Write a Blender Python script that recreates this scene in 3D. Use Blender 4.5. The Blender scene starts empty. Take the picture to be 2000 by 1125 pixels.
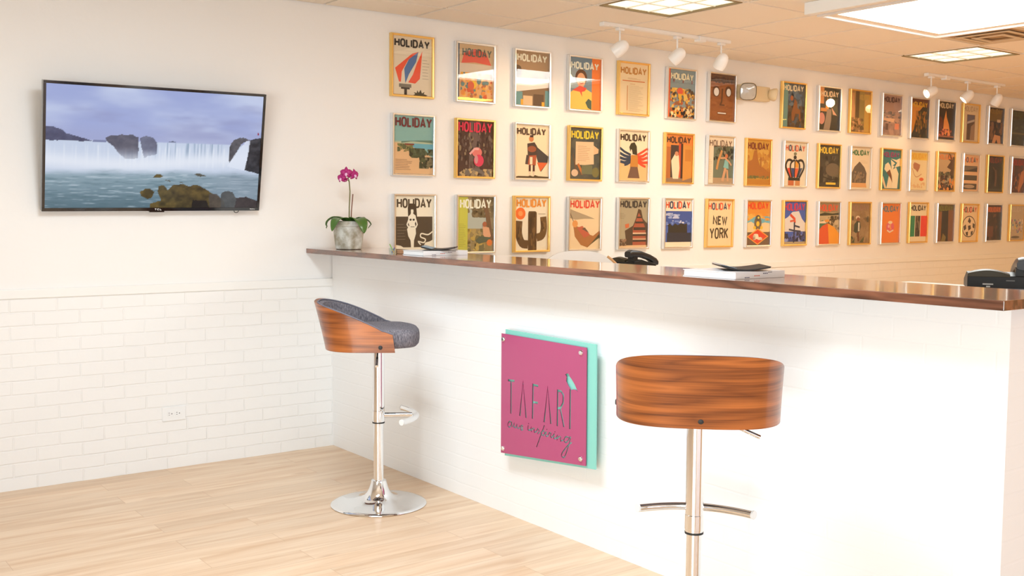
import bpy, bmesh, math, random
import numpy as np
from mathutils import Matrix, Vector
PI = math.pi
C = bpy.context.scene.collection
sc = bpy.context.scene

# ------------------------------------------------------------------ camera
cam_d = bpy.data.cameras.new('camera'); cam = bpy.data.objects.new('camera', cam_d); C.objects.link(cam)
cam_d.sensor_width = 36.0; cam_d.sensor_fit = 'HORIZONTAL'; cam_d.lens = 2046.9 * 36 / 2000
cam_d.clip_start = .05
_R = Matrix(((0.80053, 0.03871, -0.59804), (-0.59925, 0.06336, -0.79805), (0.00699, 0.99724, 0.07392)))
cam.matrix_world = Matrix.Translation((-2.607, -5.1015, 1.285)) @ _R.to_4x4()
sc.camera = cam
# ------------------------------------------------------------------ colour management
sc.view_settings.view_transform = 'Standard'; sc.view_settings.look = 'None'
sc.view_settings.exposure = -0.05; sc.view_settings.gamma = 1.0
sc.view_settings.use_curve_mapping = False
# ------------------------------------------------------------------ daylight through the windows, then added fill lamps
w = bpy.data.worlds.new('sky'); sc.world = w; w.use_nodes = True
w.node_tree.nodes['Background'].inputs[0].default_value = (.86, .93, 1, 1)
w.node_tree.nodes['Background'].inputs[1].default_value = 2.0
def area(name, loc, direction, sx, sy, power, col):
    l = bpy.data.lights.new(name, 'AREA'); l.shape = 'RECTANGLE'; l.size = sx; l.size_y = sy
    l.energy = power; l.color = col
    o = bpy.data.objects.new(name, l); C.objects.link(o); o.location = loc
    o.rotation_euler = Vector(direction).to_track_quat('-Z', 'Y').to_euler()
    return o
area('window_daylight', (-1.6, -8.75, .9), (0, 1, 0), 5.4, 1.5, 39, (.62, .74, 1))
area('window_daylight', (-5.5, -6.2, .95), (1, .5, 0), 3.2, 1.6, 80, (.94, 1, .98)).data.spread = 1.7
area('added_ceiling_fill', (-1.2, -2.2, 2.33), (0, 0, -1), .55, 1.1, 51, (.79, .91, 1))  # added cool fill under the unseen near ceiling, brightens counter front and floor
# added warm fill lamps, out of view, to lift the ceiling and far wall
for _x, _y, _p in ((3.4, -3.9, 30), (5.6, -4.4, 35), (7.6, -3.6, 26), (7.2, -6.2, 22)):
    area('added_warm_fill', (_x, _y, 2.33), (0, 0, -1), .55, .55, _p*1.12, (1, .54, .08))

# ------------------------------------------------------------------ helpers
def s2l(c):
    return tuple((x/12.92 if x <= .04045 else ((x+.055)/1.055)**2.4) for x in c)
def rgb(r, g, b): return s2l((r/255, g/255, b/255))
def newmat(name, col=(.8,.8,.8), rough=.5, metal=0.0, spec=.5, coat=0.0, emit=None, es=0):
    m = bpy.data.materials.new(name); m.use_nodes = True
    b = m.node_tree.nodes['Principled BSDF']
    b.inputs['Base Color'].default_value = (*col, 1); b.inputs['Roughness'].default_value = rough
    b.inputs['Metallic'].default_value = metal; b.inputs['Specular IOR Level'].default_value = spec
    b.inputs['Coat Weight'].default_value = coat; b.inputs['Coat Roughness'].default_value = .08
    if emit: b.inputs['Emission Color'].default_value = (*emit, 1); b.inputs['Emission Strength'].default_value = es
    return m
def N(m, t, **kw):
    n = m.node_tree.nodes.new(t)
    for k, v in kw.items():
        if k in n.inputs: n.inputs[k].default_value = v
        else: setattr(n, k, v)
    return n
def LK(m, a, b): m.node_tree.links.new(a, b)
def BS(m): return m.node_tree.nodes['Principled BSDF']

class MB:
    """collects shapes into one mesh"""
    def __init__(s): s.v = []; s.f = []; s.mi = []; s.sm = []; s.uv = {}
    def add(s, vs, fs, mi=0, smooth=False):
        o = len(s.v); s.v += [tuple(p) for p in vs]
        for f in fs: s.f.append([i+o for i in f]); s.mi.append(mi); s.sm.append(smooth)
    def box(s, x0, x1, y0, y1, z0, z1, mi=0):
        s.add([(x0,y0,z0),(x1,y0,z0),(x1,y1,z0),(x0,y1,z0),(x0,y0,z1),(x1,y0,z1),(x1,y1,z1),(x0,y1,z1)],
              [(3,2,1,0),(4,5,6,7),(0,1,5,4),(1,2,6,5),(2,3,7,6),(3,0,4,7)], mi)
    def lathe(s, prof, n=48, c=(0,0,0), mi=0, smooth=True, cap=True):
        vs = []; fs = []; k = len(prof)
        for i in range(n):
            a = 2*PI*i/n
            for r, z in prof: vs.append((c[0]+r*math.cos(a), c[1]+r*math.sin(a), c[2]+z))
        for i in range(n):
            j = (i+1) % n
            for q in range(k-1): fs.append((i*k+q, j*k+q, j*k+q+1, i*k+q+1))
        if cap:
            if prof[0][0] > 1e-5: fs.append([i*k for i in range(n)][::-1])
            if prof[-1][0] > 1e-5: fs.append([i*k+k-1 for i in range(n)])
        s.add(vs, fs, mi, smooth)
    def tube(s, pts, r, n=12, mi=0, caps=True):
        pts = [Vector(p) for p in pts]; rs = r if isinstance(r, (list, tuple)) else [r]*len(pts)
        vs = []; fs = []; up = None
        for i, p in enumerate(pts):
            t = (pts[min(i+1, len(pts)-1)] - pts[max(i-1, 0)]).normalized()
            if up is None: up = Vector((0,0,1)) if abs(t.z) < .9 else Vector((1,0,0))
            a = t.cross(up).normalized(); b = a.cross(t).normalized(); up = b
            for k in range(n):
                q = 2*PI*k/n; vs.append(p + a*math.cos(q)*rs[i] + b*math.sin(q)*rs[i])
        for i in range(len(pts)-1):
            for k in range(n): j = (k+1) % n; fs.append((i*n+k, i*n+j, (i+1)*n+j, (i+1)*n+k))
        if caps: fs.append(list(range(n))[::-1]); fs.append([(len(pts)-1)*n+k for k in range(n)])
        s.add(vs, fs, mi, True)
    def build(s, name, mats, parent=None, loc=None, bevel=0, seg=2, kind=None, auto=True):
        me = bpy.data.meshes.new(name); me.from_pydata(s.v, [], s.f)
        for m in (mats if isinstance(mats, (list, tuple)) else [mats]): me.materials.append(m)
        me.polygons.foreach_set('material_index', s.mi); me.polygons.foreach_set('use_smooth', s.sm)
        bm = bmesh.new(); bm.from_mesh(me)
        if bevel:
            es = [e for e in bm.edges if len(e.link_faces) == 2 and e.calc_face_angle(0) > .7]
            bmesh.ops.bevel(bm, geom=es, offset=bevel, segments=seg, profile=.5, affect='EDGES')
        bmesh.ops.recalc_face_normals(bm, faces=bm.faces)
        bm.to_mesh(me); bm.free()
        if any(s.sm):
            try: me.set_sharp_from_angle(angle=.8)
            except Exception: pass
        o = bpy.data.objects.new(name, me); C.objects.link(o)
        if parent: o.parent = parent
        if loc: o.location = loc
        if kind: o['kind'] = kind
        return o
def tag(o, label=None, cat=None, group=None):
    if label: o['label'] = label
    if cat: o['category'] = cat
    if group: o['group'] = group
    return o
def thing(name, loc, label, cat, rz=0, group=None):
    o = bpy.data.objects.new(name, None); C.objects.link(o); o.empty_display_size = .05
    o.location = loc; o.rotation_euler = (0, 0, rz); return tag(o, label, cat, group)
def copy_tree(root):
    c = root.copy(); C.objects.link(c)
    for ch in root.children:
        d = ch.copy(); C.objects.link(d); d.parent = c
        for g in ch.children:
            e = g.copy(); C.objects.link(e); e.parent = d
    return c

# ------------------------------------------------------------------ materials
def mat_wall():
    m = newmat('white_painted_wall', (.86, .845, .82), .55)
    tc = N(m, 'ShaderNodeTexCoord'); nz = N(m, 'ShaderNodeTexNoise', Scale=22.0, Detail=4.0); LK(m, tc.outputs['Object'], nz.inputs['Vector'])
    b = N(m, 'ShaderNodeBump', Strength=.12, Distance=.01); LK(m, nz.outputs[0], b.inputs['Height']); LK(m, b.outputs[0], BS(m).inputs['Normal'])
    return m
def mat_brick(axis='x', dist=.0015, col=(.86, .85, .83)):
    m = newmat('white_painted_brick', col, .5)
    tc = N(m, 'ShaderNodeTexCoord'); sp = N(m, 'ShaderNodeSeparateXYZ'); LK(m, tc.outputs['Object'], sp.inputs[0])
    cb = N(m, 'ShaderNodeCombineXYZ'); LK(m, sp.outputs[0 if axis == 'x' else 1], cb.inputs[0]); LK(m, sp.outputs[2], cb.inputs[1])
    nz = N(m, 'ShaderNodeTexNoise', Scale=9.0, Detail=2.0); LK(m, cb.outputs[0], nz.inputs['Vector'])
    mx = N(m, 'ShaderNodeVectorMath', operation='MULTIPLY_ADD'); LK(m, nz.outputs['Color'], mx.inputs[0]); mx.inputs[1].default_value = (.008,.008,0); LK(m, cb.outputs[0], mx.inputs[2])
    br = N(m, 'ShaderNodeTexBrick', Scale=1.0); LK(m, mx.outputs[0], br.inputs['Vector'])
    br.inputs['Mortar Size'].default_value = .0045; br.inputs['Mortar Smooth'].default_value = .55
    br.inputs['Brick Width'].default_value = .2; br.inputs['Row Height'].default_value = .0625
    br.inputs['Color1'].default_value = (1,1,1,1); br.inputs['Color2'].default_value = (.7,.7,.7,1); br.inputs['Mortar'].default_value = (0,0,0,1)
    n2 = N(m, 'ShaderNodeTexNoise', Scale=30.0, Detail=5.0); LK(m, cb.outputs[0], n2.inputs['Vector'])
    ad = N(m, 'ShaderNodeMath', operation='MULTIPLY_ADD'); LK(m, n2.outputs[0], ad.inputs[0]); ad.inputs[1].default_value = .3; LK(m, br.outputs['Color'], ad.inputs[2])
    b = N(m, 'ShaderNodeBump', Strength=1.0, Distance=dist); LK(m, ad.outputs[0], b.inputs['Height']); LK(m, b.outputs[0], BS(m).inputs['Normal'])
    return m
def mat_floor():
    m = newmat('pale_maple_planks', (.7,.5,.3), .3, spec=.4)
    tc = N(m, 'ShaderNodeTexCoord')
    br = N(m, 'ShaderNodeTexBrick', Scale=1.0); LK(m, tc.outputs['Object'], br.inputs['Vector'])
    br.offset_frequency = 2; br.offset = .37
    br.inputs['Brick Width'].default_value = .92; br.inputs['Row Height'].default_value = .127
    br.inputs['Mortar Size'].default_value = .0010; br.inputs['Mortar Smooth'].default_value = .3
    br.inputs['Color1'].default_value = (0,0,0,1); br.inputs['Color2'].default_value = (1,1,1,1); br.inputs['Mortar'].default_value = (.5,.5,.5,1)
    sep = N(m, 'ShaderNodeSeparateColor'); LK(m, br.outputs['Color'], sep.inputs[0])
    # shift the grain per plank
    off = N(m, 'ShaderNodeCombineXYZ'); mu = N(m, 'ShaderNodeMath', operation='MULTIPLY'); LK(m, sep.outputs[0], mu.inputs[0]); mu.inputs[1].default_value = 13
    LK(m, mu.outputs[0], off.inputs[0]); LK(m, mu.outputs[0], off.inputs[2])
    va = N(m, 'ShaderNodeVectorMath', operation='ADD'); LK(m, tc.outputs['Object'], va.inputs[0]); LK(m, off.outputs[0], va.inputs[1])
    mp = N(m, 'ShaderNodeMapping'); mp.inputs['Scale'].default_value = (1.1, 13, 1); LK(m, va.outputs[0], mp.inputs[0])
    n1 = N(m, 'ShaderNodeTexNoise', Scale=1.6, Detail=5.0, Roughness=.55, Distortion=.6); LK(m, mp.outputs[0], n1.inputs['Vector'])
    mp2 = N(m, 'ShaderNodeMapping'); mp2.inputs['Scale'].default_value = (3.5, 90, 1); LK(m, va.outputs[0], mp2.inputs[0])
    n2 = N(m, 'ShaderNodeTexNoise', Scale=1.5, Detail=3.0); LK(m, mp2.outputs[0], n2.inputs['Vector'])
    cr = N(m, 'ShaderNodeValToRGB'); LK(m, n1.outputs[0], cr.inputs[0])
    e = cr.color_ramp.elements; e[0].position = .28; e[0].color = (*FLOOR_D, 1); e[1].position = .68; e[1].color = (*FLOOR_L, 1)
    q = e.new(.46); q.color = (*[(a+b)/2 for a, b in zip(FLOOR_D, FLOOR_L)], 1)
    # plank tone
    hs = N(m, 'ShaderNodeHueSaturation'); LK(m, cr.outputs[0], hs.inputs['Color'])
    mr = N(m, 'ShaderNodeMapRange'); LK(m, sep.outputs[0], mr.inputs[0]); mr.inputs[3].default_value = .93; mr.inputs[4].default_value = 1.05
    ad = N(m, 'ShaderNodeMath', operation='MULTIPLY_ADD'); LK(m, n2.outputs[0], ad.inputs[0]); ad.inputs[1].default_value = .1; LK(m, mr.outputs[0], ad.inputs[2])
    sb = N(m, 'ShaderNodeMath', operation='SUBTRACT'); LK(m, ad.outputs[0], sb.inputs[0]); sb.inputs[1].default_value = .05
    LK(m, sb.outputs[0], hs.inputs['Value'])
    # knots
    kn = N(m, 'ShaderNodeTexVoronoi', Scale=1.0); mp3 = N(m, 'ShaderNodeMapping'); mp3.inputs['Scale'].default_value = (2.2, 6.5, 1); LK(m, va.outputs[0], mp3.inputs[0]); LK(m, mp3.outputs[0], kn.inputs['Vector'])
    kr = N(m, 'ShaderNodeMapRange'); LK(m, kn.outputs['Distance'], kr.inputs[0]); kr.inputs[1].default_value = .02; kr.inputs[2].default_value = .13; kr.inputs[3].default_value = .55; kr.inputs[4].default_value = 0
    mk = N(m, 'ShaderNodeMix', data_type='RGBA'); LK(m, kr.outputs[0], mk.inputs[0]); LK(m, hs.outputs[0], mk.inputs[6]); mk.inputs[7].default_value = (*rgb(196,150,110), 1)
    # seams
    ms = N(m, 'ShaderNodeMix', data_type='RGBA'); LK(m, br.outputs['Fac'], ms.inputs[0]); LK(m, mk.outputs[2], ms.inputs[6]); ms.inputs[7].default_value = (*rgb(196,158,122), 1)
    LK(m, ms.outputs[2], BS(m).inputs['Base Color'])
    return m
FLOOR_D = rgb(212, 174, 136); FLOOR_L = rgb(234, 208, 178)
def mat_wood(name, dark, light, scale=(3, 60, 60), fig=(1.2, 9, 9), rough=.3, coat=.5, uv=False, spec=.5):
    m = newmat(name, light, rough, coat=coat, spec=spec)
    tc = N(m, 'ShaderNodeTexCoord'); src = tc.outputs['UV' if uv else 'Object']
    mp = N(m, 'ShaderNodeMapping'); mp.inputs['Scale'].default_value = fig; LK(m, src, mp.inputs[0])
    n0 = N(m, 'ShaderNodeTexNoise', Scale=1.0, Detail=2.0, Distortion=.4); LK(m, mp.outputs[0], n0.inputs['Vector'])
    rg = N(m, 'ShaderNodeMath', operation='MULTIPLY'); LK(m, n0.outputs[0], rg.inputs[0]); rg.inputs[1].default_value = 9
    fr = N(m, 'ShaderNodeMath', operation='PINGPONG'); LK(m, rg.outputs[0], fr.inputs[0]); fr.inputs[1].default_value = 1
    mp2 = N(m, 'ShaderNodeMapping'); mp2.inputs['Scale'].default_value = scale; LK(m, src, mp2.inputs[0])
    n1 = N(m, 'ShaderNodeTexNoise', Scale=1.0, Detail=6.0, Roughness=.6); LK(m, mp2.outputs[0], n1.inputs['Vector'])
    mi = N(m, 'ShaderNodeMath', operation='MULTIPLY'); LK(m, fr.outputs[0], mi.inputs[0]); mi.inputs[1].default_value = .42
    ad = N(m, 'ShaderNodeMath', operation='MULTIPLY_ADD'); LK(m, n1.outputs[0], ad.inputs[0]); ad.inputs[1].default_value = .8; LK(m, mi.outputs[0], ad.inputs[2])
    cr = N(m, 'ShaderNodeValToRGB'); LK(m, ad.outputs[0], cr.inputs[0])
    e = cr.color_ramp.elements; e[0].position = .3; e[0].color = (*dark, 1); e[1].position = .8; e[1].color = (*light, 1)
    LK(m, cr.outputs[0], BS(m).inputs['Base Color'])
    return m
def mat_fabric(name, a, b):
    m = newmat(name, a, .95, spec=.2)
    tc = N(m, 'ShaderNodeTexCoord')
    mp = N(m, 'ShaderNodeMapping'); mp.inputs['Scale'].default_value = (1, 1, .25); LK(m, tc.outputs['Object'], mp.inputs[0])
    n = N(m, 'ShaderNodeTexNoise', Scale=260.0, Detail=3.0); LK(m, mp.outputs[0], n.inputs['Vector'])
    cr = N(m, 'ShaderNodeValToRGB'); LK(m, n.outputs[0], cr.inputs[0])
    e = cr.color_ramp.elements; e[0].position = .35; e[0].color = (*a, 1); e[1].position = .7; e[1].color = (*b, 1)
    LK(m, cr.outputs[0], BS(m).inputs['Base Color'])
    bp = N(m, 'ShaderNodeBump', Strength=.4, Distance=.002); LK(m, n.outputs[0], bp.inputs['Height']); LK(m, bp.outputs[0], BS(m).inputs['Normal'])
    return m
def mat_attr(name, rough=.45, emission=0.0, spec=.3):
    m = newmat(name, (1,1,1), rough, spec=spec)
    at = N(m, 'ShaderNodeAttribute', attribute_name='Col')
    if emission:
        BS(m).inputs['Base Color'].default_value = (.01,.01,.01,1)
        LK(m, at.outputs['Color'], BS(m).inputs['Emission Color']); BS(m).inputs['Emission Strength'].default_value = emission
        BS(m).inputs['Roughness'].default_value = .15
    else: LK(m, at.outputs['Color'], BS(m).inputs['Base Color'])
    return m
def mat_glass(name='clear_glass', tint=(1,1,1), rough=0.0, fac=None):
    m = bpy.data.materials.new(name); m.use_nodes = True; nt = m.node_tree; nt.nodes.clear()
    out = nt.nodes.new('ShaderNodeOutputMaterial'); mx = nt.nodes.new('ShaderNodeMixShader')
    tr = nt.nodes.new('ShaderNodeBsdfTransparent'); gl = nt.nodes.new('ShaderNodeBsdfGlossy'); fr = nt.nodes.new('ShaderNodeMath'); lw = nt.nodes.new('ShaderNodeLayerWeight'); pw = nt.nodes.new('ShaderNodeMath')
    tr.inputs[0].default_value = (*tint, 1); gl.inputs['Roughness'].default_value = rough; 
    lw.inputs['Blend'].default_value = .5; pw.operation = 'POWER'; pw.inputs[1].default_value = 5; nt.links.new(lw.outputs['Facing'], pw.inputs[0])
    fr.operation = 'MULTIPLY_ADD'; nt.links.new(pw.outputs[0], fr.inputs[0]); fr.inputs[1].default_value = .94; fr.inputs[2].default_value = .055
    nt.links.new(fr.outputs[0], mx.inputs[0]); nt.links.new(tr.outputs[0], mx.inputs[1]); nt.links.new(gl.outputs[0], mx.inputs[2]); nt.links.new(mx.outputs[0], out.inputs[0])
    return m
def mat_emit(name, col, st): return newmat(name, (.8,.8,.8), .5, emit=col, es=st)

M = {}
M['wall'] = mat_wall(); M['brick'] = mat_brick('x'); M['brick_counter'] = mat_brick('y', .0004, (.88, .88, .88))
M['floor'] = mat_floor()
M['trim'] = newmat('white_trim_paint', (.86,.85,.82), .4)
M['ceiling'] = newmat('acoustic_ceiling_tile', (.90,.82,.71), .9)
_m = M['ceiling']; _t = N(_m, 'ShaderNodeTexCoord'); _n = N(_m, 'ShaderNodeTexNoise', Scale=140.0, Detail=3.0); LK(_m, _t.outputs['Object'], _n.inputs['Vector'])
_b = N(_m, 'ShaderNodeBump', Strength=.25, Distance=.003); LK(_m, _n.outputs[0], _b.inputs['Height']); LK(_m, _b.outputs[0], BS(_m).inputs['Normal'])
M['walnut'] = mat_wood('polished_walnut', rgb(72,42,28), rgb(134,84,60), scale=(60,3.5,60), fig=(14,1.6,14), rough=.16, coat=.9)
M['veneer'] = mat_wood('walnut_veneer', rgb(98,46,14), rgb(182,104,48), scale=(2.2,190,1), fig=(1.5,15,1), rough=.35, coat=.35, uv=True)
M['fabric'] = mat_fabric('grey_fabric', rgb(92,90,98), rgb(146,142,148))
M['piping'] = newmat('grey_piping', rgb(112,112,124), .7)
M['chrome'] = newmat('polished_chrome', (.86,.87,.88), .045, metal=1)
M['black'] = newmat('black_plastic', (.012,.012,.012), .4, spec=.25)
M['rubber'] = newmat('black_rubber', (.02,.02,.02), .6)
M['gloss_black'] = newmat('gloss_black', (.006,.006,.007), .08, coat=1)
M['gold'] = newmat('brushed_gold_metal', rgb(244,206,128), .36, metal=1)
M['silver'] = newmat('brushed_silver_metal', (.82,.82,.81), .3, metal=1)
M['paper'] = mat_attr('printed_paper', .5)
M['glass'] = mat_glass('picture_glass')
M['white'] = newmat('white_plastic', (.85,.85,.84), .35)
M['lampwhite'] = newmat('white_enamel', (.86,.85,.83), .35)
M['beige'] = newmat('beige_plastic', rgb(222,200,160), .45)
M['screen'] = mat_attr('lit_screen', emission=1.0)
M['ink'] = newmat('dark_ink', (.03,.03,.04), .6)

# ------------------------------------------------------------------ room
H = 2.36; XL, XR, YF = -5.6, 9.5, -8.6
b = MB(); b.box(XL-.1, XR+.1, YF-.1, .1, -.1, 0); b.build('floor', M['floor'], kind='structure')
b = MB(); b.box(XL-.1, XR+.1, 0, .12, 0, H+.2, 0)
b.build('wall_back', M['wall'], kind='structure')
b = MB(); b.box(XL, XR, -.006, 0.001, 0, .872, 0); b.build('wall_back_brick', M['brick'], kind='structure').name = 'wall_back_lower'
b = MB(); b.box(XL, XR, -.013, .001, .872, .914); b.build('trim_1', M['trim'], bevel=.003, kind='structure')
b = MB(); b.box(XR, XR+.1, YF, 0, 0, H+.2); b.build('wall_right', M['wall'], kind='structure')
def wall_hole(name, axis, at, a0, a1, h0, h1, z0, z1):
    b = MB(); d = .1
    for p0, p1, q0, q1 in ((a0, h0, 0, H+.2), (h1, a1, 0, H+.2), (h0, h1, 0, z0), (h0, h1, z1, H+.2)):
        if axis == 'y': b.box(p0, p1, at-d, at, q0, q1)
        else: b.box(at-d, at, p0, p1, q0, q1)
    b.build(name, M['wall'], kind='structure')
wall_hole('wall_front', 'y', YF, XL-.1, XR+.1, -4.3, 1.1, .12, 1.72)
wall_hole('wall_left', 'x', XL, YF, 0, -7.85, -4.55, .12, 1.72)
b = MB()
for x in (-4.3, -2.5, -.7, 1.05): b.box(x, x+.05, YF-.09, YF-.02, .12, 1.72)
for z in (.12, 1.67): b.box(-4.3, 1.1, YF-.09, YF-.02, z, z+.05)
b.build('window_1', M['black'], kind='structure')
b = MB()
for y in (-7.85, -6.75, -5.65, -4.6): b.box(XL-.09, XL-.02, y, y+.05, .12, 1.72)
for z in (.12, 1.67): b.box(XL-.09, XL-.02, -7.85, -4.55, z, z+.05)
b.build('window_2', M['black'], kind='structure')
# ceiling: solid slab, dropped tiles with narrow reveals, cells of the grid
P = .5597; GX0 = -.041; GY0 = -.32
SKY = (2.215, 3.315, -2.56, -1.47)       # big light panel opening
FIX = [(1.1, 1.62, -1.42, -.90), (3.90, 4.43, -1.41, -.86)]
VENT = (3.36, 3.86, -1.93, -1.46)
b = MB()
b.box(XL-.1, XR+.1, YF-.1, .1, H+.10, H+.2)
xs = [XL] + [GX0 + i*P for i in range(-9, 18) if XL < GX0+i*P < XR] + [XR]
ys = [0.0] + [GY0 - i*P for i in range(0, 16) if GY0-i*P > YF] + [YF]
g = .0095
def cut(x0, x1, y0, y1):
    """rectangles left after removing the openings"""
    rs = [(x0, x1, y0, y1)]
    for (a0, a1, c0, c1) in [SKY] + FIX:
        nr = []
        for (p0, p1, q0, q1) in rs:
            if a0 >= p1 or a1 <= p0 or c0 >= q1 or c1 <= q0: nr.append((p0, p1, q0, q1)); continue
            if a0 > p0: nr.append((p0, a0, q0, q1))
            if a1 < p1: nr.append((a1, p1, q0, q1))
            m0, m1 = max(p0, a0), min(p1, a1)
            if c0 > q0: nr.append((m0, m1, q0, c0))
            if c1 < q1: nr.append((m0, m1, c1, q1))
        rs = nr
    return [r for r in rs if r[1]-r[0] > .004 and r[3]-r[2] > .004]
for i in range(len(xs)-1):
    for j in range(len(ys)-1):
        for r in cut(xs[i]+g, xs[i+1]-g, ys[j+1]+g, ys[j]-g): b.box(r[0], r[1], r[2], r[3], H, H+.027)
# grid bars above the reveals
for x in xs[1:-1]:
    for r in cut(x-.012, x+.012, YF, 0): b.box(r[0], r[1], r[2], r[3], H+.026, H+.04)
for y in ys[1:-1]:
    for r in cut(XL, XR, y-.012, y+.012): b.box(r[0], r[1], r[2], r[3], H+.0262, H+.04)
b.build('ceiling', M['ceiling'], kind='structure')

# ------------------------------------------------------------------ reception counter
YE = -3.80
ct = thing('reception_counter', (.1, -1.9, 0), 'long white painted counter with a brown walnut top running out from the back wall', 'counter')
def loc(o, root): o.location = -Vector(root.location); return o
b = MB(); b.box(0, .16, YE+.06, -.0065, 0, 1.0505); loc(b.build('counter_wall', M['brick_counter'], ct), ct)
b = MB(); b.box(-.15, .25, YE, -.001, 1.051, 1.076); loc(b.build('countertop', M['walnut'], ct, bevel=.0015), ct)

# ------------------------------------------------------------------ bar stools
def seat_outline(phi, r, straight):
    """plan of the shell: half circle behind, straight sides in front; x forward"""
    if abs(phi) <= PI/2: return (-r*math.cos(phi), r*math.sin(phi))
    return (0, 0)
def shell_grid(off, zlo, top_extra, nz, close_front=True):
    """returns rows of points for one skin of the shell; off = inward offset"""
    cols = []
    r = .226 - off
    path = []
    fx = .078
    ns = 8
    for i in range(ns): path.append((fx*(1-i/ns), -1, None))
    for i in range(41):
        a = -PI/2 + PI*i/40; path.append((None, None, a))
    for i in range(1, ns+1): path.append((fx*i/ns, 1, None))
    s = 0; last = None
    for x, side, a in path:
        if a is None: px, py, bk = x, side*r, 0.0
        else: px, py, bk = -r*abs(math.cos(a))**.66*.985, r*math.copysign(abs(math.sin(a))**.66, a), max(0, math.cos(a))
        # rim height falls from the back to the ends of the arms
        t = max(0, min(1, (px+.235)/(.235+.03)))
        top = .205 - .118*t**1.08
        if px > .035: top -= (px-.035)/.043*.014
        if last is not None: s += math.hypot(px-last[0], py-last[1])
        last = (px, py)
        col = []
        for k in range(nz+1):
            f = k/nz; z = zlo + (top + top_extra - zlo)*f
            lean = .048*bk*(z/.205)**1.1
            fr = 0
            if a is None:                       # slanting front edge of the arms
                fr = -.012*(z/.09)*(px/fx)
            nx, ny = (px+fr-lean*(1 if a is None else abs(math.cos(a))), py + (lean*.75*math.sin(a) if a is not None else 0))
            col.append((nx, ny, z, s, z))
        cols.append(col)
    return cols
def shell_mesh(name, off0, off1, zlo, extra, mat, parent, nz=10):
    A = shell_grid(off0, zlo, extra, nz); B = shell_grid(off1, zlo, extra, nz)
    n = len(A); vs = []; uvs = []
    for G in (A, B):
        for col in G:
            for p in col: vs.append(p[:3]); uvs.append((p[3], p[4]))
    k = nz+1; fs = []; o = n*k
    for i in range(n-1):
        for q in range(nz):
            fs.append((i*k+q, i*k+q+1, (i+1)*k+q+1, (i+1)*k+q))
            fs.append((o+i*k+q, o+(i+1)*k+q, o+(i+1)*k+q+1, o+i*k+q+1))
        fs.append((i*k+nz, o+i*k+nz, o+(i+1)*k+nz, (i+1)*k+nz))
        fs.append((i*k, (i+1)*k, o+(i+1)*k, o+i*k))
    for i in (0, n-1):
        for q in range(nz): fs.append((i*k+q, o+i*k+q, o+i*k+q+1, i*k+q+1))
    b = MB(); b.add(vs, fs, 0, True)
    me = bpy.data.meshes.new(name); me.from_pydata(vs, [], fs); me.materials.append(mat)
    ul = me.uv_layers.new(name='UVMap')
    for lp in me.loops: ul.data[lp.index].uv = uvs[lp.vertex_index]
    bm = bmesh.new(); bm.from_mesh(me); bmesh.ops.recalc_face_normals(bm, faces=bm.faces); bm.to_mesh(me); bm.free()
    me.polygons.foreach_set('use_smooth', [True]*len(me.polygons))
    try: me.set_sharp_from_angle(angle=.8)
    except Exception: pass
    ob = bpy.data.objects.new(name, me); C.objects.link(ob); ob.parent = parent
    return ob
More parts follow.
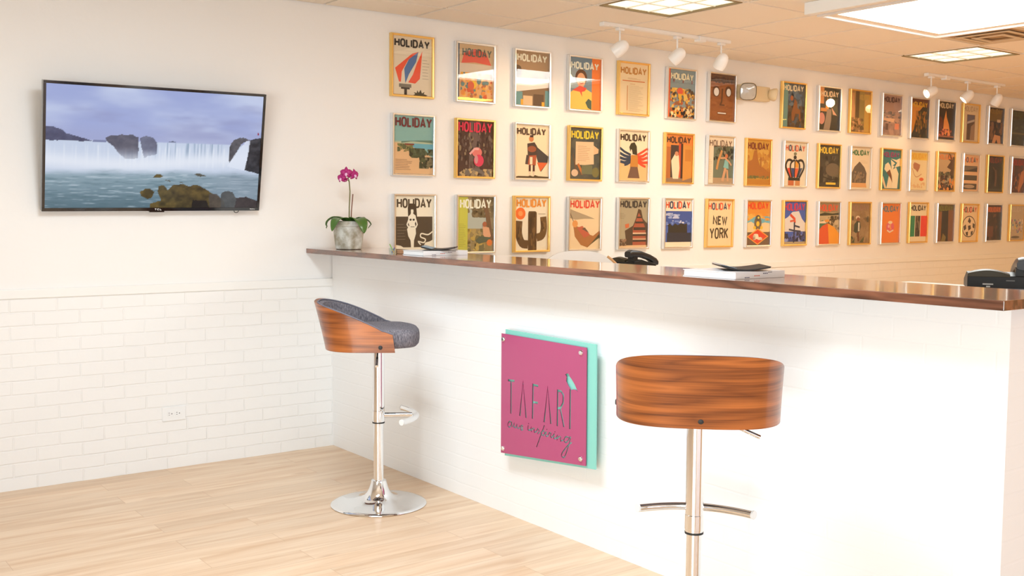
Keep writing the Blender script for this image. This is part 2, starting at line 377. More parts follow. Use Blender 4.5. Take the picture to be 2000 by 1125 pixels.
def make_stool(loc_, face, foot, z0, zs, label):
    root = thing('bar_stool', (*loc_, 0), label, 'bar stool', 0, 'bar stools at the counter')
    # base
    b = MB(); prof = [(.0, .0), (.206, .0), (.209, .003), (.206, .007), (.19, .010), (.15, .015), (.11, .022), (.08, .030), (.062, .040), (.050, .054), (.042, .072), (.036, .092), (.033, .105), (.0265, .107), (0, .107)]
    b.lathe(prof, 96); b.build('base', M['chrome'], root)
    b = MB(); b.lathe([(.0215, .100), (.0215, zs+.01)], 48); b.build('column', M['chrome'], root)
    b = MB(); b.lathe([(.0262, zs), (.0262, z0-.012)], 48)
    sl = b.build('outer_sleeve', M['chrome'], root)
    b = MB(); b.lathe([(.0225, zs-.004), (.0268, zs-.004), (.0268, zs+.002), (.0225, zs+.002)], 48, cap=False); b.add([], []); b.build('collar_ring', M['rubber'], root)
    # foot rest
    zf = zs + .030
    fr = bpy.data.objects.new('footrest', None)
    b = MB(); pts = [(.02, 0, zf), (.06, 0, zf), (.145, 0, zf)]
    b.tube(pts, .0115, 16)
    arc = []
    for i in range(17):
        a = -1 + 2*i/16; arc.append((.165 - .062*a*a, .166*a, zf-.002*(1-a*a)))
    b.tube(arc, .0125, 16)
    f = b.build('footrest', M['chrome'], root); f.rotation_euler = (0, 0, foot)
    for s in (-1, 1):
        b = MB(); d = Vector((-.62, s*.78, 0)).normalized()
        p = Vector((.103, s*.166, zf)); b.tube([p, p+d*.006], .0128, 16)
        b.build('end_cap', newmat('clear_cap', (.8,.8,.8), .3), f)
    b = MB(); b.lathe([(.0264, zf-.022), (.0275, zf-.021), (.0275, zf+.021), (.0264, zf+.022)], 48); b.build('footrest_collar', M['chrome'], root)
    # seat group pieces share one turn
    seat = []
    o = shell_mesh('seat_shell', 0, .011, 0.0, 0, M['veneer'], root); seat.append(o)
    o = shell_mesh('backrest_pad', .0112, .031, .012, -.002, M['fabric'], root); seat.append(o)
    G = shell_grid(.0135, 0, 0, 4); pts = [(c[-1][0], c[-1][1], c[-1][2]+.001) for c in G]
    b = MB(); b.tube(pts, .0035, 10); seat.append(b.build('piping', M['piping'], root))
    # cushion: D shaped rounded block
    out = []
    for i in range(96):
        a = 2*PI*i/96; ca, sa = math.cos(a), math.sin(a)
        n = 3.2 if ca > 0 else 2.15
        rr = (abs(ca)**n + abs(sa)**n)**(-1/n)
        out.append((ca*rr*(.178 if ca > 0 else .185), sa*rr*.186))
    b = MB(); vs = []; fs = []
    prof = [(.0, .006), (.80, .006), (.93, .010), (.985, .022), (1.0, .040), (1.0, .060), (.985, .075), (.94, .086), (.82, .091), (.5, .094), (.0, .095)]
    for f_, z in prof:
        for x, y in out: vs.append((x*f_ - .0, y*f_, z + (.0 if x < .1 else -.012*((x-.1)/.08)**2*(z/.11))))
    n = 96
    for q in range(len(prof)-1):
        for i in range(n): j = (i+1) % n; fs.append((q*n+i, q*n+j, (q+1)*n+j, (q+1)*n+i))
    b.add(vs, fs, 0, True); seat.append(b.build('seat_cushion', M['fabric'], root))
    b = MB(); b.lathe([(.095, -.004), (.1, 0), (.1, .007), (0, .008)], 40); b.lathe([(.034, -.02), (.034, -.002)], 32); seat.append(b.build('seat_plate', M['black'], root))
    # bolts
    for nm, (px, py, an) in (('bolt', (-.224, 0, PI)), ('bolt', (.018, -.2265, -PI/2)), ('bolt', (.018, .2265, PI/2))):
        b = MB(); d = Vector((math.cos(an), math.sin(an), 0)); p = Vector((px, py, .022)) - d*.002
        b.tube([p, p+d*.004, p+d*.006], [.0085, .0085, .005], 16); seat.append(b.build(nm, M['rubber'], root))
    b = MB(); b.tube([(0, -.02, -.012), (0, -.075, -.020), (.0, -.115, -.036), (0, -.175, -.062)], .0042, 10); lv = b.build('height_lever', M['chrome'], root); seat.append(lv)
    b = MB(); b.tube([(0, -.115, -.036), (0, -.178, -.0635)], [.0058, .0065], 12); g_ = b.build('grip', M['chrome'], lv)
    for o in seat: o.location = (0, 0, z0); o.rotation_euler = (0, 0, face)
    return root
R_ = math.radians
make_stool((-.365, -1.147), R_(-32), R_(-31), .695, .362, 'walnut veneer bar stool with grey cushion, seen side-on, nearer the television wall')
make_stool((-.424, -3.065), R_(46), R_(42), .715, .372, 'bar stool seen from behind, its curved wooden back facing us, right of the pink sign')

# ------------------------------------------------------------------ sign on the counter
def ribbon(pts, w, closed=False):
    """flat stroke: list of quads in 2D"""
    pts = [Vector(p) for p in pts]; n = len(pts); L = []; Rr = []
    for i in range(n):
        if closed: a, c = pts[(i-1) % n], pts[(i+1) % n]
        else: a, c = pts[max(i-1, 0)], pts[min(i+1, n-1)]
        p = pts[i]; d1 = (p-a); d2 = (c-p)
        if d1.length < 1e-9: d1 = d2
        if d2.length < 1e-9: d2 = d1
        d1.normalize(); d2.normalize(); t = (d1+d2)
        if t.length < 1e-6: t = d1.copy()
        t.normalize(); nn = Vector((-t.y, t.x)); k = max(.45, nn.dot(Vector((-d1.y, d1.x))))
        L.append(p + nn*w/2/k); Rr.append(p - nn*w/2/k)
    q = []
    for i in range(n if closed else n-1):
        j = (i+1) % n; q.append([L[i], L[j], Rr[j], Rr[i]])
    return q
def smooth2(pts, n=4):
    if len(pts) < 3: return pts
    P_ = [Vector(p) for p in pts]; P_ = [P_[0]*2-P_[1]] + P_ + [P_[-1]*2-P_[-2]]; out = []
    for i in range(1, len(P_)-2):
        for k in range(n):
            t = k/n; a, b_, c, d = P_[i-1:i+3]
            out.append(tuple(.5*((2*b_)+(c-a)*t+(2*a-5*b_+4*c-d)*t*t+(3*b_-a-3*c+d)*t**3)))
    out.append(tuple(P_[-2])); return out
SL = [[[-1.669, 0.587], [-1.7142, 0.5898]], [[-1.6908, 0.5883], [-1.6906, 0.4512]], [[-1.7516, 0.4512], [-1.7718, 0.5928], [-1.7938, 0.4505]], [[-1.8354, 0.453], [-1.8369, 0.591], [-1.8709, 0.5909]], [[-1.8362, 0.521], [-1.8694, 0.5229]], [[-1.91, 0.4516], [-1.9311, 0.592], [-1.9522, 0.4524]], [[-1.9922, 0.4503], [-1.9923, 0.5898], [-2.0124, 0.5895], [-2.027, 0.5772], [-2.0259, 0.5463], [-2.0119, 0.5261], [-1.9959, 0.5199]], [[-2.0087, 0.523], [-2.0323, 0.4536]], [[-2.0679, 0.4515], [-2.0677, 0.6059]]]
SB = [[-2.0368, 0.658], [-2.0469, 0.6644], [-2.0587, 0.6634], [-2.0644, 0.654], [-2.0762, 0.6454], [-2.0944, 0.6276], [-2.1126, 0.6024], [-2.0986, 0.608], [-2.087, 0.6073], [-2.0715, 0.6041], [-2.0556, 0.6172], [-2.0419, 0.6331], [-2.0448, 0.6504]]
SS = [[[-1.6964, 0.4153], [-1.6819, 0.4167], [-1.6711, 0.4039], [-1.6748, 0.3934], [-1.6894, 0.3976], [-1.6983, 0.4139], [-1.7003, 0.3978], [-1.711, 0.404], [-1.7145, 0.4139], [-1.7147, 0.3992], [-1.7273, 0.3997], [-1.7325, 0.4115], [-1.7362, 0.3996], [-1.7469, 0.4003], [-1.7538, 0.4124]], [[-1.754, 0.4005], [-1.7716, 0.4067], [-1.7697, 0.4151], [-1.7592, 0.409], [-1.7594, 0.3949], [-1.7761, 0.3999]], [[-1.809, 0.4229], [-1.8066, 0.4041], [-1.8239, 0.4071], [-1.8273, 0.4168], [-1.8275, 0.4008], [-1.8368, 0.4137], [-1.8479, 0.4134], [-1.8472, 0.4016], [-1.8625, 0.4069], [-1.87, 0.4189], [-1.8803, 0.4084], [-1.8686, 0.3989]], [[-1.9126, 0.4405], [-1.8634, 0.343]], [[-1.8888, 0.4035], [-1.9029, 0.4166], [-1.9156, 0.4109], [-1.9074, 0.3983], [-1.8923, 0.401]], [[-1.9156, 0.4056], [-1.9238, 0.415], [-1.9224, 0.3989], [-1.9356, 0.4023], [-1.9437, 0.4148], [-1.9544, 0.4141], [-1.9505, 0.3997], [-1.9636, 0.4031], [-1.9732, 0.4153], [-1.9719, 0.3983], [-1.9865, 0.402], [-1.9928, 0.4125], [-1.9914, 0.3966], [-2.0025, 0.4111], [-2.0138, 0.41], [-2.0124, 0.3968], [-2.0299, 0.4016]], [[-2.0645, 0.4181], [-2.0456, 0.4178], [-2.0339, 0.4033], [-2.0412, 0.3954], [-2.0553, 0.4021], [-2.0723, 0.4216], [-2.0672, 0.3991], [-2.0421, 0.3429], [-2.0263, 0.3346], [-2.0205, 0.3454], [-2.0517, 0.3808], [-2.0805, 0.4026]], [[-1.8098, 0.4316], [-1.8115, 0.4276]], [[-1.9278, 0.4283], [-1.9295, 0.4244]], [[-1.9779, 0.4276], [-1.9796, 0.4237]]]
SBOLT = [(-1.6388, 0.7542), (-2.1297, 0.7533), (-2.1348, 0.3492), (-1.64, 0.2973)]
SPL = [(-1.6228, 0.7768), (-2.1603, 0.7751), (-2.1634, 0.3271), (-1.6235, 0.2757)]
sg = thing('reception_sign', (0, -1.89, .27), 'pink sign with cut-out lettering and bird over mint glass, bolted to the counter front', 'sign')
def prism(b, poly, x0, x1):
    n = len(poly); b.add([(x0, p[0], p[1]) for p in poly] + [(x1, p[0], p[1]) for p in poly],
        [list(range(n)), list(range(2*n-1, n-1, -1))] + [(i, (i+1) % n, n+(i+1) % n, n+i) for i in range(n)])
b = MB(); prism(b, SPL, -.0530, -.0502)
pink = newmat('pink_lacquered_plate', rgb(176, 74, 118), .35, coat=.25)
plate = loc(b.build('front_plate', pink, sg), sg)
b = MB()
for st_ in SL:
    for q in ribbon(st_, .0088): prism(b, q, -.06, -.04)
for st_ in SS:
    for q in ribbon(smooth2(st_), .0052): prism(b, q, -.06, -.04)
prism(b, SB, -.06, -.04)
cutter = b.build('cutter', pink); cutter.parent = sg; cutter.location = -Vector(sg.location)
md = plate.modifiers.new('cut', 'BOOLEAN'); md.object = cutter; md.operation = 'DIFFERENCE'; md.solver = 'EXACT'; md.use_self = True
bpy.context.view_layer.update()
dg = bpy.context.evaluated_depsgraph_get()
me2 = bpy.data.meshes.new_from_object(plate.evaluated_get(dg)); plate.modifiers.clear(); plate.data = me2
bpy.data.objects.remove(cutter)
b = MB(); SG = [(-1.640, .795), (-2.205, .792), (-2.209, .322), (-1.640, .266)]
prism(b, SG, -.045, -.039)
mint = newmat('mint_frosted_glass', rgb(134, 206, 194), .25, coat=.3)
mint.node_tree.nodes['Principled BSDF'].inputs['Transmission Weight'].default_value = 0
loc(b.build('glass_backing', mint, sg), sg)
for (y, z) in SBOLT:
    b = MB(); b.tube([(0, y, z), (-.047, y, z)], .006, 16)
    b.tube([(-.0535, y, z), (-.056, y, z), (-.060, y, z)], [.0105, .0105, .007], 20)
    loc(b.build('standoff_bolt', M['chrome'], sg), sg)

# ------------------------------------------------------------------ television
tv = thing('wall_television', (-.949, -.0, 1.27), 'large flat television with black bezel showing a waterfall, tilted down from the wall', 'television')
TW, TH = 1.036, .587
piv = Vector((-.949, -.040, 1.2705)) - Vector(tv.location)
rot = Matrix.Translation(piv) @ Matrix.Rotation(R_(11.7), 4, 'X') @ Matrix.Rotation(R_(-.55), 4, 'Y')
def tvp(o): o.matrix_local = rot; return o
b = MB(); b.box(-TW/2, TW/2, 0, .028, 0, TH); tvp(b.build('case', M['gloss_black'], tv, bevel=.003))
b = MB(); bz, bb = .013, .016
for x0, x1, z0, z1 in ((-TW/2, TW/2, 0, bb), (-TW/2, TW/2, TH-bz, TH), (-TW/2, -TW/2+bz, bb, TH-bz), (TW/2-bz, TW/2, bb, TH-bz)): b.box(x0+.0004, x1-.0004, -.004, .0, z0+.0004, z1-.0004)
tvp(b.build('bezel', M['gloss_black'], tv))
# picture on the screen, drawn as a fine grid of coloured points
def vnoise(u, v, fx, fy, seed):
    rs = np.random.RandomState(seed); g_ = rs.rand(int(fy)+3, int(fx)+3)
    x = u*fx; y = v*fy; xi = np.clip(x.astype(int), 0, int(fx)); yi = np.clip(y.astype(int), 0, int(fy)); xf = x-xi; yf = y-yi
    xf = xf*xf*(3-2*xf); yf = yf*yf*(3-2*yf)
    return (g_[yi, xi]*(1-xf)+g_[yi, xi+1]*xf)*(1-yf) + (g_[yi+1, xi]*(1-xf)+g_[yi+1, xi+1]*xf)*yf
def fbm(u, v, fx, fy, seed, o=4):
    t = 0; a = .5; s = 0
    for k in range(o): t = t + a*vnoise(u, v, fx*2**k, fy*2**k, seed+k); s += a; a *= .5
    return t/s
def inpoly(u, v, poly):
    m = np.zeros(u.shape, bool); n = len(poly)
    for i in range(n):
        x0, y0 = poly[i]; x1, y1 = poly[(i+1) % n]
        c = ((y0 > v) != (y1 > v)) & (u < (x1-x0)*(v-y0)/((y1-y0) if y1 != y0 else 1e-9)+x0); m ^= c
    return m
NX, NY = 300, 168
v, u = np.mgrid[0:1:NY*1j, 0:1:NX*1j]
def col3(r, g_, b_): return np.array([r, g_, b_], float)
def lerp(img, c, a): return img*(1-a[..., None]) + np.asarray(c)*a[..., None]
sm = lambda x, a, b_: np.clip((x-a)/(b_-a), 0, 1)**2*(3-2*np.clip((x-a)/(b_-a), 0, 1))
img = np.zeros((NY, NX, 3)) + col3(158, 170, 216)
cl = fbm(u, v, 3, 5, 5)
img = lerp(img, col3(192, 203, 232), sm(cl + .25*u - .1, .35, .85)); img = lerp(img, col3(146, 152, 196), sm(fbm(u, v, 4, 8, 21), .5, .9)*.7)
img = lerp(img, col3(160, 166, 205), sm(v, .25, .44)*.6)
hor = .440 - .01*u
mist = fbm(u, v, 8, 10, 31)
low = sm(v, .43, .445)
img = lerp(img, col3(196, 208, 230), low)
streak = fbm(u, v*.25, 130, 6, 44, 2)
zone = low * (1-sm(v, .60, .68))
img = lerp(img, col3(128, 150, 176), zone*sm(streak, .50, .75)*(u > .48)*.75*(1-sm(v, .5, .64)))
img = lerp(img, col3(238, 243, 250), zone*sm(1-streak, .5, .75)*.5*sm(v, .45, .50))
img = lerp(img, col3(226, 232, 244), np.exp(-((v-.60-.03*np.sin(u*5))/.07)**2)*.9)
w1 = sm(v - .05*np.sin(u*7+1)*0 + .05*(mist-.5), .66, .74)
img = lerp(img, col3(134, 158, 172), w1)
img = lerp(img, col3(78, 106, 120), sm(v, .72, 1.02)*(1-sm(u, .55, .95)*.6)*.9)
fo = fbm(u, v**2, 16, 60, 71, 3)
img = lerp(img, col3(196, 210, 222), w1*sm(fo, .58, .82)*.55); img = lerp(img, col3(70, 100, 112), w1*sm(1-fo, .55, .8)*.4)
img = lerp(img, col3(150, 158, 176), w1*sm(u, .6, .9)*.4)
rk = fbm(u, v, 40, 30, 90)
def rock(poly, c, c2, a=1.0, fade=None):
    global img
    m_ = inpoly(u + .008*(rk-.5), v + .02*(rk-.5), poly).astype(float)*a
    if fade is not None: m_ = m_*fade
    cc = np.asarray(c)[None, None]*(1-rk[..., None]) + np.asarray(c2)[None, None]*rk[..., None]
    img = img*(1-m_[..., None]) + cc*m_[..., None]
rock([(-.1,.345),(.03,.34),(.07,.365),(.09,.395),(.14,.41),(.2,.445),(-.1,.45)], (62,64,92), (96,100,130))
rock([(.2,.43),(.26,.435),(.26,.45),(.2,.45)], (120,128,165), (130,138,172))
fd = 1 - sm(v, .47, .60)
rock([(.255,.415),(.28,.395),(.33,.385),(.375,.382),(.402,.398),(.405,.58),(.345,.585),(.315,.54),(.29,.48),(.26,.44)], (66,66,84), (104,102,116), .95, .25+.75*fd)
rock([(.408,.405),(.44,.392),(.47,.40),(.488,.44),(.49,.54),(.43,.57),(.42,.5)], (78,80,104), (120,124,146), .95, .15+.85*fd)
rock([(.54,.432),(.56,.42),(.58,.432)], (90,96,120), (100,106,130))
rock([(.84,.46),(.86,.40),(.885,.372),(.92,.375),(.945,.392),(.91,.41),(.88,.50),(.845,.60),(.84,.56)], (66,66,72), (112,110,118))
rock([(.94,.40),(.97,.375),(1.1,.36),(1.1,.74),(.97,.68),(.925,.66),(.935,.54)], (22,24,30), (78,78,86))
img = lerp(img, col3(222, 230, 245), inpoly(u, v, [(.945,.395),(.925,.40),(.87,.52),(.835,.63),(.925,.665),(.94,.5)]).astype(float)*(.55+.45*streak))
rock([(.475,.735),(.49,.71),(.51,.705),(.525,.73),(.51,.745)], (60,52,24), (120,100,50))
rock([(.67,.705),(.70,.70),(.735,.72),(.70,.725)], (70,70,60), (100,96,84))
rock([(.535,.765),(.555,.76),(.56,.775)], (70,70,60), (100,96,84)); rock([(.6,.775),(.615,.77),(.62,.785)], (70,70,60), (100,96,84))
rock([(.42,.875),(.44,.84),(.465,.835),(.485,.86),(.475,.91),(.455,.925),(.425,.90)], (44,38,18), (112,92,44))
rock([(.46,1.1),(.47,.97),(.52,.94),(.50,.86),(.505,.815),(.53,.805),(.55,.85),(.575,.80),(.61,.79),(.65,.81),(.69,.80),(.73,.83),(.76,.87),(.80,.90),(.83,.95),(.84,1.1)], (40,36,20), (118,98,50))
rock([(.66,1.1),(.67,.93),(.74,.94),(.78,1.1)], (14,12,10), (40,36,30))
rock([(.75,.88),(.79,.88),(.82,.93),(.83,.99),(.76,1.1)], (64,58,56), (92,84,80), .8)
rock([(.81,.88),(.83,.85),(.87,.86),(.89,.92),(.88,1.1),(.82,1.1)], (58,60,62), (84,84,84), .9)
rock([(.88,1.1),(.89,.92),(.94,.90),(.98,.93),(1.1,.96),(1.1,1.1)], (38,30,32), (66,54,56), .95)
img = lerp(img, col3(150, 20, 50), (((u-.984)/.004)**2 + ((v-.335)/.012)**2 < 1).astype(float))
img = np.clip(img/255, 0, 1); lin = np.where(img <= .04045, img/12.92, ((img+.055)/1.055)**2.4)
sx0, sx1, sz0, sz1 = -TW/2+bz, TW/2-bz, bb, TH-bz
vv = np.stack([sx0 + u*(sx1-sx0), np.full(u.shape, -.0006), sz1 - v*(sz1-sz0)], -1).reshape(-1, 3)
ii = (np.arange(NY-1)[:, None]*NX + np.arange(NX-1)[None]).reshape(-1)
fc = np.stack([ii+NX, ii+NX+1, ii+1, ii], -1)
me = bpy.data.meshes.new('screen'); me.from_pydata(vv.tolist(), [], fc.tolist()); me.materials.append(M['screen'])
ca = me.color_attributes.new('Col', 'FLOAT_COLOR', 'POINT'); ca.data.foreach_set('color', np.concatenate([lin.reshape(-1, 3), np.ones((NX*NY, 1))], 1).reshape(-1))
scr = bpy.data.objects.new('screen', me); C.objects.link(scr); scr.parent = tv; tvp(scr)

# ------------------------------------------------------------------ flat lettering
def glyph(ch):
    def arc(cx, cy, rx, ry, a0, a1, n=10, p=2.6):
        o = []
        for i in range(n+1):
            a = R_(a0+(a1-a0)*i/n); c, s = math.cos(a), math.sin(a)
            o.append((cx+rx*math.copysign(abs(c)**(2/p), c), cy+ry*math.copysign(abs(s)**(2/p), s)))
        return o
    G = {'H': (1, [[(0,0),(0,1)], [(1,0),(1,1)], [(0,.52),(1,.52)]]), 'O': (1, [('c', arc(.5,.5,.5,.5,0,345,23))]),
         'L': (.8, [[(0,1),(0,0),(1,0)]]), 'I': (.02, [[(0,0),(0,1)]]), 'D': (1, [('c', [(0,0),(0,1)] + arc(.45,.5,.55,.5,88,-88,12))]),
         'A': (1.1, [[(0,0),(.5,1),(1,0)], [(.2,.28),(.8,.28)]]), 'Y': (1.1, [[(0,1),(.5,.45),(1,1)], [(.5,.45),(.5,0)]]),
         'N': (1, [[(0,0),(0,1),(1,0),(1,1)]]), 'E': (.8, [[(1,1),(0,1),(0,0),(1,0)], [(0,.52),(.8,.52)]]),
         'W': (1.3, [[(0,1),(.25,0),(.5,.8),(.75,0),(1,1)]]), 'R': (1, [[(0,0),(0,1),(.7,1),(1,.86),(1,.66),(.7,.52),(0,.52)], [(.55,.52),(1,0)]]),
         'K': (1, [[(0,0),(0,1)], [(1,1),(0,.45)], [(.3,.6),(1,0)]]), 'U': (.9, [[(0,1),(0,.15),(.2,0),(.8,0),(1,.15),(1,1)]]), 'T': (.9, [[(0,1),(1,1)], [(.5,1),(.5,0)]]), 'C': (.9, [arc(.5,.5,.5,.5,45,315,16)])}
    return G[ch]
def text_quads(txt, x0, x1, y0, h, stroke, gap=.50):
    ws = [glyph(c)[0] for c in txt]; tot = sum(ws) + gap*(len(txt)-1); out = []
    iw = (x1-x0-stroke) ; u_ = iw/tot; x = x0+stroke/2
    for c, w_ in zip(txt, ws):
        qs = []
        for st_ in glyph(c)[1]:
            cl_ = False
            if isinstance(st_, tuple): cl_, st_ = True, st_[1]
            inset = stroke/2
            pts = [(x+p[0]*w_*u_, y0+inset+p[1]*(h-2*inset)) for p in st_]
            qs += ribbon(pts, stroke, cl_)
        out.append(qs); x += (w_+gap)*u_
    return out

# ------------------------------------------------------------------ framed magazine covers
FW, FH, MW = .280, .345, .012
CW, CH = FW-2*MW, FH-2*MW
class Art:
    def __init__(s, bg): s.v = []; s.f = []; s.c = []; s.L = 0; s.poly([(0,0),(1,0),(1,1),(0,1)], bg)
    def poly(s, pts, c, keep=False):
        if not keep: s.L += 1
        o = len(s.v)
        for x, y in pts:
            x = min(1, max(0, x)); y = min(1, max(0, y)); s.v.append(((x-.5)*CW, -.00012*s.L, (y-.5)*CH))
        s.f.append(list(range(o, o+len(pts)))); s.c.append(rgb(*c)); return s
    def rect(s, x0, y0, x1, y1, c): return s.poly([(x0,y0),(x1,y0),(x1,y1),(x0,y1)], c)
    def ell(s, cx, cy, rx, ry, c, a=0, keep=False, n=18):
        ca_, sa_ = math.cos(a), math.sin(a)
        return s.poly([(cx+rx*math.cos(t)*ca_-ry*math.sin(t)*sa_, cy+rx*math.cos(t)*sa_+ry*math.sin(t)*ca_) for t in [2*PI*i/n for i in range(n)]], c, keep)
    def line(s, pts, w_, c, cl_=False, curve=False):
        if curve: pts = smooth2(pts)
        s.L += 1
        for q in ribbon([(x*CW, y*CH) for x, y in pts], w_*CW, cl_): s.poly([(p[0]/CW, p[1]/CH) for p in q], c, True)
        return s
    def blobs(s, x0, y0, x1, y1, pal, n, sz, seed, asp=1.0):
        r = random.Random(seed)
        for i in range(n):
            if i % 6 == 0: s.L += 1
            cx, cy = r.uniform(x0, x1), r.uniform(y0, y1); q = sz*r.uniform(.5, 1.4)
            k = r.randint(5, 8); a0 = r.random()*6
            P_ = []
            for i_ in range(k):
                t = a0+2*PI*i_/k; rr = q*r.uniform(.6, 1.2)
                P_.append((min(x1, max(x0, cx+rr*math.cos(t))), min(y1, max(y0, cy+rr*asp*math.sin(t)*.8))))
            s.poly(P_, r.choice(pal), True)
        return s
    def lines(s, x0, x1, y0, y1, n, c, seed=1, w_=.006):
        r = random.Random(seed); s.L += 1
        for i in range(n):
            y = y1+(y0-y1)*i/max(1, n-1); xe = x0+(x1-x0)*r.uniform(.6, 1)
            s.poly([(x0, y), (xe, y), (xe, y+w_), (x0, y+w_)], c, True)
        return s
    def title(s, c, y0=.825, h=.125, x0=.05, x1=.95, st=.048):
        h *= 1.16; y0 -= .012; st = .040 if st > .035 else .030
        cs = c if isinstance(c, list) else [c]*7; s.L += 1
        for qs, cc in zip(text_quads('HOLIDAY', x0*CW, x1*CW, y0*CH, h*CH, st*CW), cs):
            for q in qs: s.poly([(p[0]/CW, p[1]/CH) for p in q], cc, True)
        return s
    def text(s, t, c, x0, x1, y0, h, st):
        s.L += 1
        for qs in text_quads(t, x0*CW, x1*CW, y0*CH, h*CH, st*CW):
            for q in qs: s.poly([(p[0]/CW, p[1]/CH) for p in q], c, True)
        return s
    def mesh(s, k=0):
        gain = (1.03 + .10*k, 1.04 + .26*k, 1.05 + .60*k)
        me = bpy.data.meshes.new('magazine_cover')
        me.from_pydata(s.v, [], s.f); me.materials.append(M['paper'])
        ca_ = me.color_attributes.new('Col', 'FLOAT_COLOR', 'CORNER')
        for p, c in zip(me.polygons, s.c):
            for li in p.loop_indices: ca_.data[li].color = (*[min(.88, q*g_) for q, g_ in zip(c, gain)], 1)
        return me
K = (40,34,30); CR = (232,216,188)
def ops(*a): return a
def A_(bg, *o):
    a = Art(bg)
    for f_, *r in o:
        kw = r.pop() if r and isinstance(r[-1], dict) else {}
        getattr(a, f_)(*r, **kw)
    return a
RB = [(226,84,48),(52,62,84),(226,84,48),(52,62,84),(226,84,48),(52,62,84),(226,84,48)]
